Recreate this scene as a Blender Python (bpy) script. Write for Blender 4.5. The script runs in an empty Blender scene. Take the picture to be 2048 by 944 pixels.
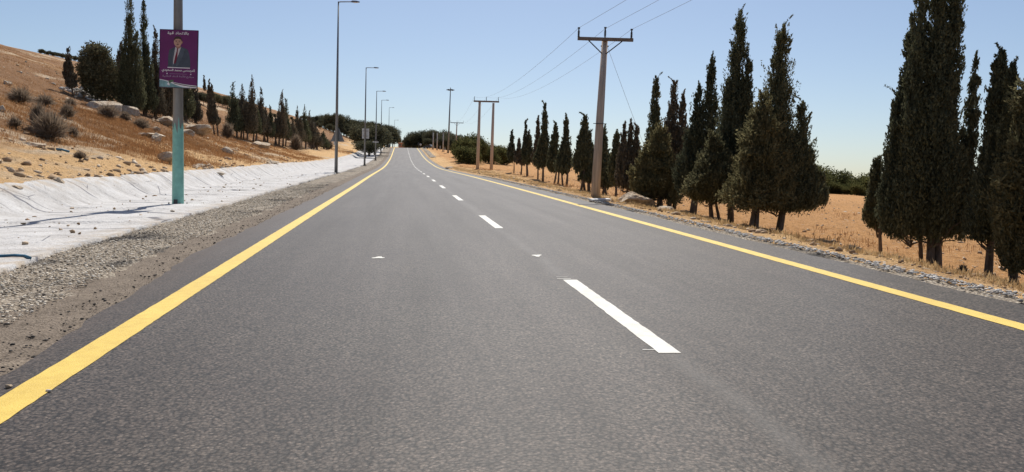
import bpy, math, random
import numpy as np
from mathutils import Vector, Matrix

S = bpy.context.scene
COL = S.collection
R = math.radians

# ------------------------------------------------------------------ camera
F, CX, CY = 1500.0, 1024.0, 472.0
PITCH, ROLL, CAMH = R(3.7), R(1.7), 1.6
cp, sp, cr, sr = math.cos(PITCH), math.sin(PITCH), math.cos(ROLL), math.sin(ROLL)
fwd = Vector((0, cp, -sp)); up0 = Vector((0, sp, cp)); rt0 = Vector((1, 0, 0))
rt = rt0 * cr + up0 * sr
up = up0 * cr - rt0 * sr
cam = bpy.data.cameras.new('camera')
cam.sensor_width = 36.0
cam.lens = 36.0 * F / 2048.0
cam.clip_start = 0.05
cam.clip_end = 8000
camo = bpy.data.objects.new('camera', cam)
COL.objects.link(camo)
camo.matrix_world = Matrix(((rt.x, up.x, -fwd.x, 0), (rt.y, up.y, -fwd.y, 0), (rt.z, up.z, -fwd.z, CAMH), (0, 0, 0, 1)))
S.camera = camo

# ------------------------------------------------------------------ sky, sun, exposure
SUN_EL, SUN_AZ = R(54), R(2)          # azimuth measured from +Y towards +X
w = bpy.data.worlds.new('World')
S.world = w
w.use_nodes = True
nt = w.node_tree
nt.nodes.clear()
sky = nt.nodes.new('ShaderNodeTexSky')
sky.sky_type = 'NISHITA'
sky.sun_disc = False
sky.sun_elevation = SUN_EL
sky.sun_rotation = SUN_AZ
sky.altitude = 900
sky.air_density = 1.0
sky.dust_density = 1.9
sky.ozone_density = 2.0
bg = nt.nodes.new('ShaderNodeBackground')
bg.inputs['Strength'].default_value = 0.092
wo = nt.nodes.new('ShaderNodeOutputWorld')
nt.links.new(sky.outputs[0], bg.inputs[0])
nt.links.new(bg.outputs[0], wo.inputs[0])
sl = bpy.data.lights.new('sun', 'SUN')
sl.energy = 4.9
sl.angle = R(0.5)
sl.color = (1.0, 0.95, 0.87)
so = bpy.data.objects.new('sun', sl)
COL.objects.link(so)
sd = Vector((math.sin(SUN_AZ) * math.cos(SUN_EL), math.cos(SUN_AZ) * math.cos(SUN_EL), math.sin(SUN_EL)))
so.rotation_euler = (-sd).to_track_quat('-Z', 'Y').to_euler()
S.view_settings.view_transform = 'Standard'
S.view_settings.look = 'None'
S.view_settings.exposure = 0.15
S.view_settings.gamma = 1.0
S.cycles.max_bounces = 6
S.cycles.transparent_max_bounces = 4

# ------------------------------------------------------------------ land shape
def xc(y): return 2.22 - .1502 * np.asarray(y, float)
_ys = [-400, -20, 0, 18.5, 61.3, 82.7, 104.1, 125.5, 146.9, 168.3, 189.7, 200.4, 250, 278, 292, 305, 330, 375, 430, 480, 600, 3000]
_zs = [-8, .071 - .0372 * 20, .071, .75, 2.30, 3.02, 3.75, 4.65, 5.79, 6.98, 8.37, 9.1, 12.9, 15.0, 15.75, 15.9, 15.6, 16.0, 22.5, 25.5, 28, 28]
_yt = np.arange(-400, 3000, .5)
_zt = np.convolve(np.pad(np.interp(_yt, _ys, _zs), 16, mode='edge'), np.ones(33) / 33, 'valid')
def zr(y): return np.interp(y, _yt, _zt)
def cf(y): return 0.032 * np.clip(1 - (np.asarray(y, float) - 40) / 80, 0, 1)
def sm(t):
    t = np.clip(t, 0, 1)
    return t * t * (3 - 2 * t)
_gv = [0, 3, 6, 30, 55, 70, 90, 121, 150, 200, 300, 3000]
_gz = [0, .6, 1.4, 10, 17, 20.6, 24, 29, 31.5, 33, 33, 33]
_dy = [-50, 0, 22, 30, 45, 55, 65, 80, 100, 130, 150, 200, 300, 400]
_dz = [-.7, -.7, -.62, -.48, -.33, -.2, .1, .35, .15, .3, .5, .5, .2, .2]
def hsh(ix, iy, s):
    h = (ix.astype(np.int64) * 374761393 + iy.astype(np.int64) * 668265263 + s * 974711) & 0xffffffff
    h = ((h ^ (h >> 13)) * 1274126177) & 0xffffffff
    h = (h ^ (h >> 16)) & 0xffffffff
    return h / 4294967295.0
def vn(x, y, s=0):
    x = np.asarray(x, float); y = np.asarray(y, float)
    ix, iy = np.floor(x), np.floor(y)
    fx, fy = x - ix, y - iy
    fx = fx * fx * (3 - 2 * fx); fy = fy * fy * (3 - 2 * fy)
    a, b = hsh(ix, iy, s), hsh(ix + 1, iy, s)
    c, d = hsh(ix, iy + 1, s), hsh(ix + 1, iy + 1, s)
    return (a + (b - a) * fx) * (1 - fy) + (c + (d - c) * fx) * fy - .5
def T0(x, y):
    x = np.asarray(x, float); y = np.asarray(y, float)
    u = x - xc(y)
    road = zr(y) + cf(y) * np.clip(u, -13, 6)
    bank = .75 * sm((-u - 12.2) / 1.6)
    v = -u - 13.6
    g = np.interp(v, _gv, _gz) * (1 - .65 * sm((y - 330) / 250))
    L = 8 + .5 * np.maximum(y - 20, 0)
    fld = -0.1 - .003 * y
    plat = road + np.interp(y, _dy, _dz) * np.clip((u - 5.0) / 3.6, 0, 1)
    right = fld + (plat - fld) * np.exp(-np.maximum(u - 9, 0) / L)
    return np.where(u > 5.0, right, road + np.where(u < -12, bank, 0) + np.where(v > 0, g, 0))
def rough(x, y):
    u = x - xc(y)
    v = -u - 13.6
    al = sm(v / 2.5)
    hill = .35 * vn(x / 9, y / 9, 1) + .30 * vn(x / 3.1, y / 3.1, 2) * sm((v - 3) / 5) + .20 * vn(x / 1.1, y / 1.1, 3) + .15 * vn(x / .45, y / .45, 4)
    ar = sm((u - 4.9) / .8)
    lip = .07 * sm((u - 4.9) / .5) * sm((6.4 - u) / .8) * (.6 + vn(x / 1.7, y / 1.7, 9))
    fieldn = .12 * vn(x / 2.2, y / 2.2, 5) + .13 * vn(x / .8, y / .8, 6) + .09 * vn(x / .35, y / .35, 7)
    return al * hill + ar * fieldn + lip
def T(x, y): return T0(x, y) + rough(np.asarray(x, float), np.asarray(y, float))
def G(x, y): return float(T(np.array([x]), np.array([y]))[0])

# pixels of the photograph (2048 x 944) -> points of the land
def ray(px, py):
    dx, dy = px - CX, -(py - CY)
    x, y = cr * dx - sr * dy, sr * dx + cr * dy
    return np.array([x, F * cp + y * sp, -F * sp + y * cp]) / F
def at(px, py, Y):
    r = ray(px, py)
    return np.array([0, 0, CAMH]) + r * (Y / r[1])
def hit(px, py, ymin=4.0):
    r = ray(px, py)
    t = np.concatenate([np.linspace(ymin, 60, 2500), np.linspace(60, 700, 5000)]) / r[1]
    P = np.array([0, 0, CAMH]) + t[:, None] * r
    d = P[:, 2] - T0(P[:, 0], P[:, 1])
    k = int(np.argmax(d < 0))
    if d[k] >= 0:
        return None
    p = P[k]
    return np.array([p[0], p[1], G(p[0], p[1])])
def hu(px, py, U):                     # the land under picture point (px, py), U metres right of the lane line
    r = ray(px, py)
    t = (U + 2.22) / (r[0] + .1502 * r[1])
    return np.array([r[0] * t, r[1] * t, G(r[0] * t, r[1] * t)])
def hat(px, Y):                        # the land at picture column px and distance Y
    y_guess = 372.0
    p = at(px, y_guess, Y)
    for _ in range(3):
        z = G(p[0], Y)
        y_guess = CY
        # solve the picture row for this height
        lo, hi = -400.0, 1200.0
        for _k in range(40):
            m = .5 * (lo + hi)
            if at(px, m, Y)[2] > z: lo = m
            else: hi = m
        p = at(px, lo, Y)
    return np.array([p[0], Y, G(p[0], Y)])

# ------------------------------------------------------------------ mesh helpers
class MB:
    def __init__(s): s.v = []; s.f = []; s.n = 0
    def add(s, V, Fc):
        V = np.asarray(V, float)
        s.v.append(V)
        k = s.n
        s.f += [tuple(int(i) + k for i in q) for q in Fc]
        s.n += len(V)
        return s
    def build(s, name, m, parent=None, smooth=True, loc=None):
        me = bpy.data.meshes.new(name)
        V = np.concatenate(s.v) if s.v else np.zeros((0, 3))
        me.from_pydata(V.tolist(), [], s.f)
        return link(name, me, m, parent, smooth, loc)
def link(name, me, m, parent=None, smooth=True, loc=None):
    if m is not None: me.materials.append(m)
    if smooth and len(me.polygons): me.polygons.foreach_set('use_smooth', [True] * len(me.polygons))
    o = bpy.data.objects.new(name, me)
    COL.objects.link(o)
    if parent is not None: o.parent = parent
    if loc is not None: o.location = loc
    return o
def fast_quads(name, V, m, parent=None):            # V: (n,4,3) separate quads
    n = len(V)
    me = bpy.data.meshes.new(name)
    me.vertices.add(n * 4)
    me.vertices.foreach_set('co', np.asarray(V, np.float32).reshape(-1))
    me.loops.add(n * 4)
    me.loops.foreach_set('vertex_index', np.arange(n * 4, dtype=np.int32))
    me.polygons.add(n)
    me.polygons.foreach_set('loop_start', np.arange(0, n * 4, 4, dtype=np.int32))
    me.polygons.foreach_set('loop_total', np.full(n, 4, dtype=np.int32))
    me.update(calc_edges=True)
    me.validate()
    return link(name, me, m, parent, False)
def tube(mb, pts, rad, n=10, caps=True):
    pts = [Vector(p) for p in pts]
    if not hasattr(rad, '__len__'): rad = [rad] * len(pts)
    V = []; Fc = []
    a = None
    for i, p in enumerate(pts):
        d = (pts[min(i + 1, len(pts) - 1)] - pts[max(i - 1, 0)]).normalized()
        if a is None:
            a = d.orthogonal().normalized()
        a = (a - d * a.dot(d)).normalized()
        b = d.cross(a)
        for k in range(n):
            t = 2 * math.pi * k / n
            V.append(p + (a * math.cos(t) + b * math.sin(t)) * rad[i])
    for i in range(len(pts) - 1):
        for k in range(n):
            j = (k + 1) % n
            Fc.append((i * n + k, i * n + j, (i + 1) * n + j, (i + 1) * n + k))
    if caps:
        Fc.append(tuple(reversed(range(n))))
        Fc.append(tuple((len(pts) - 1) * n + k for k in range(n)))
    mb.add([tuple(v) for v in V], Fc)
    return mb
def box(mb, c, s, rz=0.0, bev=0.0):
    x, y, z = s[0] / 2, s[1] / 2, s[2] / 2
    co, si = math.cos(rz), math.sin(rz)
    V = []
    for dz in (-z, z):
        for dx, dy in ((-x, -y), (x, -y), (x, y), (-x, y)):
            V.append((c[0] + dx * co - dy * si, c[1] + dx * si + dy * co, c[2] + dz))
    mb.add(V, [(3, 2, 1, 0), (4, 5, 6, 7), (0, 1, 5, 4), (1, 2, 6, 5), (2, 3, 7, 6), (3, 0, 4, 7)])
    return mb
def empty(name, loc, label, cat, group=None):
    o = bpy.data.objects.new(name, None)
    COL.objects.link(o)
    o.location = [float(c) for c in loc]
    o.empty_display_size = .2
    return tag(o, label, cat, group)
def tag(o, label, cat, group=None):
    o['label'] = label; o['category'] = cat
    if group: o['group'] = group
    return o
def struct(o): o['kind'] = 'structure'; return o
def stuff(o, label, cat): o['kind'] = 'stuff'; return tag(o, label, cat)
def dup(root, loc, rz, scale, label, group=None):
    r = root.copy(); COL.objects.link(r)
    r.location = [float(c) for c in loc]; r.rotation_euler = (0, 0, rz)
    r.scale = scale if hasattr(scale, '__len__') else (scale,) * 3
    r['label'] = label
    if group: r['group'] = group
    for ch in list(root.children):
        c = ch.copy(); COL.objects.link(c); c.parent = r
        for g in ch.children:
            d = g.copy(); COL.objects.link(d); d.parent = c
    return r

# ------------------------------------------------------------------ materials
class NM:
    def __init__(s, name):
        s.m = bpy.data.materials.new(name)
        s.m.use_nodes = True
        s.t = s.m.node_tree
        s.b = s.t.nodes['Principled BSDF']
    def n(s, kind, **kw):
        x = s.t.nodes.new(kind)
        for k, v in kw.items():
            if k in x.inputs.keys() if hasattr(x.inputs, 'keys') else False: x.inputs[k].default_value = v
            else: setattr(x, k, v)
        return x
    def l(s, a, b): s.t.links.new(a, b)
    def geo(s): return s.n('ShaderNodeNewGeometry').outputs['Position']
    def uv(s): return s.n('ShaderNodeUVMap').outputs[0]
    def obj(s): return s.n('ShaderNodeTexCoord').outputs['Object']
    def noise(s, vec, scale, detail=3, rough=.55):
        x = s.n('ShaderNodeTexNoise')
        x.inputs['Scale'].default_value = scale
        x.inputs['Detail'].default_value = detail
        x.inputs['Roughness'].default_value = rough
        s.l(vec, x.inputs['Vector'])
        return x.outputs[0]
    def vor(s, vec, scale, feature='F1'):
        x = s.n('ShaderNodeTexVoronoi')
        x.feature = feature
        x.inputs['Scale'].default_value = scale
        s.l(vec, x.inputs['Vector'])
        return x
    def ramp(s, fac, stops):
        x = s.n('ShaderNodeValToRGB')
        e = x.color_ramp.elements
        e[0].position, e[0].color = stops[0][0], (*stops[0][1], 1)
        e[1].position, e[1].color = stops[-1][0], (*stops[-1][1], 1)
        for p, c in stops[1:-1]:
            q = e.new(p); q.color = (*c, 1)
        s.l(fac, x.inputs[0])
        return x.outputs[0]
    def mix(s, fac, a, b, mode='MIX'):
        x = s.n('ShaderNodeMix')
        x.data_type = 'RGBA'; x.blend_type = mode
        for sock, val in ((x.inputs[0], fac), (x.inputs[6], a), (x.inputs[7], b)):
            if isinstance(val, (int, float)): sock.default_value = val
            elif isinstance(val, tuple): sock.default_value = (*val, 1)
            else: s.l(val, sock)
        return x.outputs[2]
    def math(s, op, a, b=0.0, c=0.0):
        x = s.n('ShaderNodeMath')
        x.operation = op
        for sock, val in zip(x.inputs, (a, b, c)):
            if isinstance(val, (int, float)): sock.default_value = val
            else: s.l(val, sock)
        return x.outputs[0]
    def maprange(s, v, a, b, c=0.0, d=1.0):
        x = s.n('ShaderNodeMapRange')
        s.l(v, x.inputs[0])
        for i, q in enumerate((a, b, c, d)): x.inputs[i + 1].default_value = q
        return x.outputs[0]
    def sep(s, v):
        x = s.n('ShaderNodeSeparateXYZ'); s.l(v, x.inputs[0]); return x.outputs
    def bump(s, h, dist, strength=1.0):
        x = s.n('ShaderNodeBump')
        x.inputs['Distance'].default_value = dist
        x.inputs['Strength'].default_value = strength
        s.l(h, x.inputs['Height'])
        s.l(x.outputs[0], s.b.inputs['Normal'])
    def out(s, col, rough=.8, spec=.3, metal=0.0):
        if isinstance(col, tuple): s.b.inputs['Base Color'].default_value = (*col, 1)
        else: s.l(col, s.b.inputs['Base Color'])
        if isinstance(rough, (int, float)): s.b.inputs['Roughness'].default_value = rough
        else: s.l(rough, s.b.inputs['Roughness'])
        s.b.inputs['Specular IOR Level'].default_value = spec
        s.b.inputs['Metallic'].default_value = metal
        return s.m

def _thin(s, col, f):
    d = s.n('ShaderNodeBsdfDiffuse'); t = s.n('ShaderNodeBsdfTranslucent'); mx = s.n('ShaderNodeMixShader')
    s.l(col, d.inputs[0]); s.l(col, t.inputs[0]); mx.inputs[0].default_value = f
    s.l(d.outputs[0], mx.inputs[1]); s.l(t.outputs[0], mx.inputs[2])
    s.l(mx.outputs[0], s.t.nodes['Material Output'].inputs[0])
    return s.m
NM.thin = _thin
def simple(name, c, rough=.6, spec=.4, metal=0.0, var=.25, scale=6.0):
    q = NM(name)
    n = q.noise(q.obj(), scale, 4)
    d = tuple(max(0, k * (1 - var)) for k in c)
    e = tuple(min(1, k * (1 + var)) for k in c)
    return q.out(q.ramp(n, [(.3, d), (.7, e)]), rough, spec, metal)

def m_asphalt():
    q = NM('asphalt'); p = q.geo(); u = q.uv()
    s = q.sep(u)
    v1 = q.vor(p, 70)
    v2 = q.vor(p, 30); v3 = q.vor(p, 38)
    grain = q.noise(p, 60, 3, .7)
    base = q.ramp(q.sep(v1.outputs['Color'])[0], [(0, (.012, .011, .011)), (.35, (.060, .055, .052)), (.80, (.13, .12, .113)), (1, (.30, .28, .265))])
    base = q.mix(.45, base, q.ramp(q.sep(v2.outputs['Color'])[1], [(0, (.030, .028, .027)), (1, (.150, .138, .130))]))
    gaps = q.ramp(v3.outputs['Distance'], [(.34, (1.15, 1.15, 1.15)), (.54, (.72, .71, .70)), (.76, (.07, .068, .066))])
    base = q.mix(.9, base, q.mix(1.0, base, gaps, 'MULTIPLY'))
    base = q.mix(.6, base, q.mix(1.0, base, q.ramp(grain, [(.34, (.45, .44, .43)), (.5, (1.05, 1.05, 1.05))]), 'MULTIPLY'))
    # wide stains along and across the lanes
    cmb = q.n('ShaderNodeCombineXYZ')
    q.l(q.math('MULTIPLY', s[0], 1.4), cmb.inputs[0]); q.l(q.math('MULTIPLY', s[1], .07), cmb.inputs[1])
    st = q.noise(cmb.outputs[0], 1.0, 4, .6)
    base = q.mix(1.0, base, q.ramp(st, [(.3, (.70, .68, .67)), (.5, (1, .985, .98)), (.72, (1.3, 1.28, 1.26))]), 'MULTIPLY')
    pt = q.noise(p, .9, 4, .65)
    base = q.mix(1.0, base, q.ramp(pt, [(.32, (.86, .82, .82)), (.65, (1.1, 1.1, 1.08))]), 'MULTIPLY')
    # wheel paths, a little polished
    for uw, wd in ((-3.3, .42), (-1.55, .42), (.95, .36), (2.55, .36)):
        k_ = q.math('SUBTRACT', 1.0, q.math('DIVIDE', q.math('ABSOLUTE', q.math('SUBTRACT', s[0], uw)), wd))
        k_ = q.math('MULTIPLY', q.math('MAXIMUM', k_, 0.0), q.maprange(q.noise(p, .35, 3), .3, .6))
        base = q.mix(q.math('MULTIPLY', k_, .28), base, (.045, .041, .038))
    # dusty bluish trace along the lane line
    tr = q.math('ADD', s[0], q.math('MULTIPLY', q.math('SUBTRACT', q.noise(p, .6, 3), .5), .35))
    band = q.math('SUBTRACT', 1.0, q.math('MULTIPLY', q.math('ABSOLUTE', tr), 6.0))
    band = q.math('MULTIPLY', q.math('MAXIMUM', band, 0.0), q.noise(p, 1.6, 3))
    base = q.mix(q.math('MULTIPLY', band, .75), base, (.16, .165, .17))
    # pale dusty edge
    ed = q.math('MULTIPLY', q.maprange(s[0], -4.75, -5.6), q.noise(p, 7, 4))
    base = q.mix(q.math('MULTIPLY', ed, .9), base, (.105, .072, .048))
    base = q.mix(1.0, base, (.66, .575, .495), 'MULTIPLY')
    h = q.math('ADD', q.math('MULTIPLY', v3.outputs['Distance'], -1.0), q.math('MULTIPLY', grain, .5))
    q.bump(h, .004, .45)
    return q.out(base, q.ramp(st, [(.3, (.60,) * 3), (.7, (.55,) * 3)]), .30)

def m_paint(name, c, worn):
    q = NM(name); p = q.geo()
    g = q.noise(p, 60, 3, .6); h = q.noise(p, 9, 4, .6); k = q.noise(p, 1.1, 3)
    pits = q.math('MULTIPLY', q.maprange(g, .30, .36, 1, 0), q.maprange(h, .45, .62))
    col = q.mix(1.0, c, q.ramp(h, [(.3, (.86, .84, .80)), (.6, (1, 1, 1))]), 'MULTIPLY')
    col = q.mix(1.0, col, q.ramp(k, [(.3, (.9, .88, .86)), (.65, (1, 1, 1))]), 'MULTIPLY')
    col = q.mix(q.math('MULTIPLY', pits, worn), col, (.06, .055, .05))
    q.bump(q.noise(p, 90, 2), .008, .6)
    return q.out(col, .65, .4)

def m_apron():
    q = NM('white_concrete'); p = q.geo(); u = q.uv(); s = q.sep(u)
    n1 = q.noise(p, 1.3, 5, .62); n2 = q.noise(p, 14, 4, .65); n3 = q.noise(p, 55, 2)
    col = q.ramp(n1, [(.3, (.44, .42, .40)), (.55, (.56, .545, .53)), (.75, (.63, .62, .61))])
    col = q.mix(1.0, col, q.ramp(n2, [(.28, (.72, .70, .68)), (.48, (1, 1, 1))]), 'MULTIPLY')
    # trowel streaks running along the ditch
    c2 = q.n('ShaderNodeCombineXYZ')
    q.l(q.math('MULTIPLY', s[0], .35), c2.inputs[0]); q.l(q.math('MULTIPLY', s[1], 3.2), c2.inputs[1])
    n4 = q.noise(c2.outputs[0], 2.2, 4, .65)
    col = q.mix(1.0, col, q.ramp(n4, [(.33, (.80, .79, .79)), (.46, (1, 1, 1))]), 'MULTIPLY')
    # joints across the ditch, wandering
    wob = q.math('MULTIPLY', q.math('SUBTRACT', q.noise(p, .35, 3), .5), 1.6)
    yy = q.math('DIVIDE', q.math('ADD', s[1], wob), 4.7)
    fr = q.math('ABSOLUTE', q.math('SUBTRACT', q.math('FRACT', yy), .5))
    gate = q.maprange(q.noise(p, .8, 2), .34, .44)
    ln = q.math('MULTIPLY', q.maprange(fr, .010, .020, 1, 0), gate)
    # fine cracks
    cr_ = q.vor(p, .55, 'DISTANCE_TO_EDGE')
    ck = q.math('MULTIPLY', q.maprange(cr_.outputs['Distance'], .004, .010, 1, 0), q.maprange(q.noise(p, .45, 2), .52, .58))
    col = q.mix(q.math('MULTIPLY', q.math('MAXIMUM', ln, ck), .85), col, (.13, .13, .15))
    # soil washed on at both edges
    lo = q.math('MULTIPLY', q.maprange(s[0], -8.9, -7.9), q.maprange(q.noise(p, 3.2, 4), .42, .62))
    hi = q.math('MULTIPLY', q.maprange(s[0], -13.0, -13.7), q.maprange(q.noise(p, 2.2, 4), .45, .6))
    col = q.mix(q.math('MULTIPLY', q.math('MAXIMUM', lo, hi), .7), col, (.42, .33, .23))
    q.bump(q.math('ADD', q.math('MULTIPLY', n2, 1.0), q.math('MULTIPLY', n1, 2.0)), .05, .8)
    return q.out(col, .9, .15)

def m_gravel():
    q = NM('gravel'); p = q.geo()
    v = q.vor(p, 26); v2 = q.vor(p, 60)
    n = q.noise(p, .55, 4, .6); n2 = q.noise(p, 3.5, 3)
    col = q.ramp(q.sep(v.outputs['Color'])[0], [(0, (.17, .14, .11)), (.4, (.44, .37, .28)), (.75, (.58, .50, .39)), (1, (.76, .69, .58))])
    col = q.mix(.4, col, q.ramp(q.sep(v2.outputs['Color'])[0], [(0, (.12, .10, .08)), (1, (.50, .43, .34))]))
    col = q.mix(1.0, col, q.ramp(v.outputs['Distance'], [(.3, (1, 1, 1)), (.75, (.35, .32, .3))]), 'MULTIPLY')
    tar = q.maprange(n, .55, .63)
    col = q.mix(q.math('MULTIPLY', tar, q.maprange(n2, .25, .55)), col, (.05, .046, .043))
    h = q.math('SUBTRACT', 1.0, v.outputs['Distance'])
    q.bump(h, .03, 1.0)
    return q.out(col, .9, .2)

def m_oldbase():
    q = NM('old_road_base'); p = q.geo()
    v = q.vor(p, 48)
    n = q.noise(p, 2.4, 5, .65); n2 = q.noise(p, 22, 3)
    col = q.ramp(n, [(.3, (.15, .115, .085)), (.55, (.22, .172, .13)), (.75, (.29, .23, .17))])
    col = q.mix(.3, col, q.ramp(q.sep(v.outputs['Color'])[0], [(0, (.05, .045, .04)), (1, (.28, .24, .19))]))
    col = q.mix(1.0, col, q.ramp(n2, [(.3, (.55, .53, .5)), (.5, (1, 1, 1))]), 'MULTIPLY')
    q.bump(q.math('ADD', n2, v.outputs['Distance']), .015, .9)
    return q.out(col, .92, .2)

def m_ground():
    q = NM('soil'); p = q.geo()
    at_ = q.n('ShaderNodeAttribute'); at_.attribute_name = 'soil'
    n1 = q.noise(p, 5, 5, .7); n2 = q.noise(p, 24, 3, .65); v = q.vor(p, 9)
    v3 = q.vor(p, 2.3)
    col = q.mix(1.0, at_.outputs['Color'], q.ramp(n1, [(.28, (.62, .56, .50)), (.5, (1, 1, 1)), (.75, (1.22, 1.2, 1.15))]), 'MULTIPLY')
    col = q.mix(1.0, col, q.ramp(n2, [(.3, (.66, .6, .55)), (.55, (1.05, 1.05, 1.05))]), 'MULTIPLY')
    # chips of pale limestone bedded in the soil
    chip = q.math('MULTIPLY', q.maprange(v.outputs['Distance'], .16, .24, 1, 0), q.maprange(q.sep(v.outputs['Color'])[0], .62, .68))
    col = q.mix(q.math('MULTIPLY', chip, .8), col, (.52, .44, .34))
    chip2 = q.math('MULTIPLY', q.maprange(v3.outputs['Distance'], .13, .2, 1, 0), q.maprange(q.sep(v3.outputs['Color'])[0], .58, .63))
    col = q.mix(q.math('MULTIPLY', chip2, .7), col, (.50, .41, .31))
    q.bump(q.math('ADD', q.math('MULTIPLY', n1, 1.5), n2), .10, .9)
    return q.out(col, .95, .1)

def m_rock():
    q = NM('limestone'); p = q.geo()
    n1 = q.noise(p, 1.6, 6, .65); n2 = q.noise(p, 9, 5, .7)
    col = q.ramp(n1, [(.3, (.42, .30, .19)), (.5, (.58, .47, .35)), (.72, (.72, .64, .53))])
    col = q.mix(1.0, col, q.ramp(n2, [(.3, (.5, .46, .42)), (.52, (1, 1, 1))]), 'MULTIPLY')
    q.bump(q.math('ADD', q.math('MULTIPLY', n1, 2.0), n2), .09, 1.0)
    return q.out(col, .92, .15)

def m_leaf(name, a, b, c, tl=.22):
    q = NM(name)
    oi = q.n('ShaderNodeObjectInfo')
    g = q.n('ShaderNodeNewGeometry')
    p = g.outputs['Position']
    n = q.noise(p, 1.4, 4, .6)
    rp = g.outputs['Random Per Island']
    f = q.math('ADD', q.math('MULTIPLY', n, .55), q.math('MULTIPLY', rp, .45))
    col = q.ramp(f, [(.25, a), (.5, b), (.8, c)])
    col = q.mix(1.0, col, q.ramp(oi.outputs['Random'], [(0, (.82, .84, .86)), (1, (1.15, 1.1, 1.02))]), 'MULTIPLY')
    return q.thin(col, tl)

def m_bark():
    q = NM('bark'); p = q.obj(); s = q.sep(p)
    cmb = q.n('ShaderNodeCombineXYZ')
    q.l(q.math('MULTIPLY', s[0], 9.0), cmb.inputs[0]); q.l(q.math('MULTIPLY', s[1], 9.0), cmb.inputs[1]); q.l(q.math('MULTIPLY', s[2], 1.6), cmb.inputs[2])
    n = q.noise(cmb.outputs[0], 2.0, 5, .7)
    q.bump(n, .04, 1.0)
    return q.out(q.ramp(n, [(.3, (.075, .057, .043)), (.55, (.165, .128, .10)), (.75, (.27, .22, .18))]), .95, .1)

def m_wood():
    q = NM('weathered_pole_wood'); p = q.obj(); s = q.sep(p)
    cmb = q.n('ShaderNodeCombineXYZ')
    q.l(q.math('MULTIPLY', s[0], 14.0), cmb.inputs[0]); q.l(q.math('MULTIPLY', s[1], 14.0), cmb.inputs[1]); q.l(q.math('MULTIPLY', s[2], .5), cmb.inputs[2])
    n = q.noise(cmb.outputs[0], 1.6, 5, .65)
    q.bump(n, .02, .8)
    return q.out(q.ramp(n, [(.3, (.36, .285, .225)), (.55, (.54, .445, .365)), (.75, (.66, .57, .49))]), .9, .15)

def m_twig(name, a, b, tl=.35):
    q = NM(name)
    g = q.n('ShaderNodeNewGeometry')
    return q.thin(q.ramp(g.outputs['Random Per Island'], [(0, a), (1, b)]), tl)

M = dict(
    asphalt=m_asphalt(), yellow=m_paint('yellow_paint', (.70, .50, .10), .6), white=m_paint('white_paint', (.70, .69, .64), .4),
    apron=m_apron(), gravel=m_gravel(), oldbase=m_oldbase(), ground=m_ground(), rock=m_rock(),
    cypress=m_leaf('cypress_leaves', (.062, .068, .044), (.120, .128, .080), (.19, .195, .12), .30),
    cypress_dry=m_leaf('dusty_cypress_leaves', (.095, .082, .060), (.155, .134, .098), (.23, .195, .145)),
    juniper=m_leaf('olive_cypress_leaves', (.098, .096, .054), (.170, .160, .088), (.25, .225, .125), .45),
    pine=m_leaf('pine_needles', (.060, .062, .043), (.125, .125, .08), (.22, .208, .13)),
    bush=m_leaf('bush_leaves', (.055, .062, .025), (.105, .108, .042), (.18, .17, .075), .42),
    bark=m_bark(), wood=m_wood(),
    twig=m_twig('thorn_twigs', (.17, .13, .095), (.36, .285, .21)),
    grass=m_twig('dry_grass', (.27, .135, .060), (.46, .255, .115)),
    straw=m_twig('pale_straw', (.38, .25, .12), (.62, .46, .25)),
    steel=simple('galvanised_steel', (.20, .205, .21), .5, .5, .35, .12, 3),
    darksteel=simple('dark_steel', (.065, .065, .068), .55, .5, .3),
    armwood=simple('crossarm_wood', (.20, .165, .14), .85, .2, 0, .2, 4),
    mint=simple('mint_paint', (.235, .50, .42), .6, .4, 0, .14, 5),
    alum=simple('pale_metal', (.55, .55, .53), .5, .5, .2, .1),
    signback=simple('grey_sign_back', (.22, .22, .215), .6, .4, .2, .1),
    panel=simple('white_panel', (.62, .62, .61), .6, .3, 0, .06),
    rubber=simple('black_insulator', (.03, .03, .033), .5, .4),
    conc=simple('concrete_pole', (.42, .39, .35), .9, .2, 0, .15),
    wire=simple('wire', (.26, .265, .275), .6, .4),
    blue=simple('blue_plastic', (.05, .16, .24), .5, .4),
    carpaint=simple('grey_car_paint', (.30, .31, .32), .35, .5, .2, .05),
    cardark=simple('dark_car_paint', (.035, .037, .042), .35, .5, .1, .05),
    glass=simple('dark_glass', (.03, .035, .04), .1, .6, 0, .05),
    tyre=simple('tyre_rubber', (.02, .02, .02), .85, .2),
    brick=simple('red_block', (.42, .20, .13), .9, .1, 0, .2),
    plaster=simple('pale_plaster', (.58, .52, .45), .9, .1, 0, .1),
)

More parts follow.
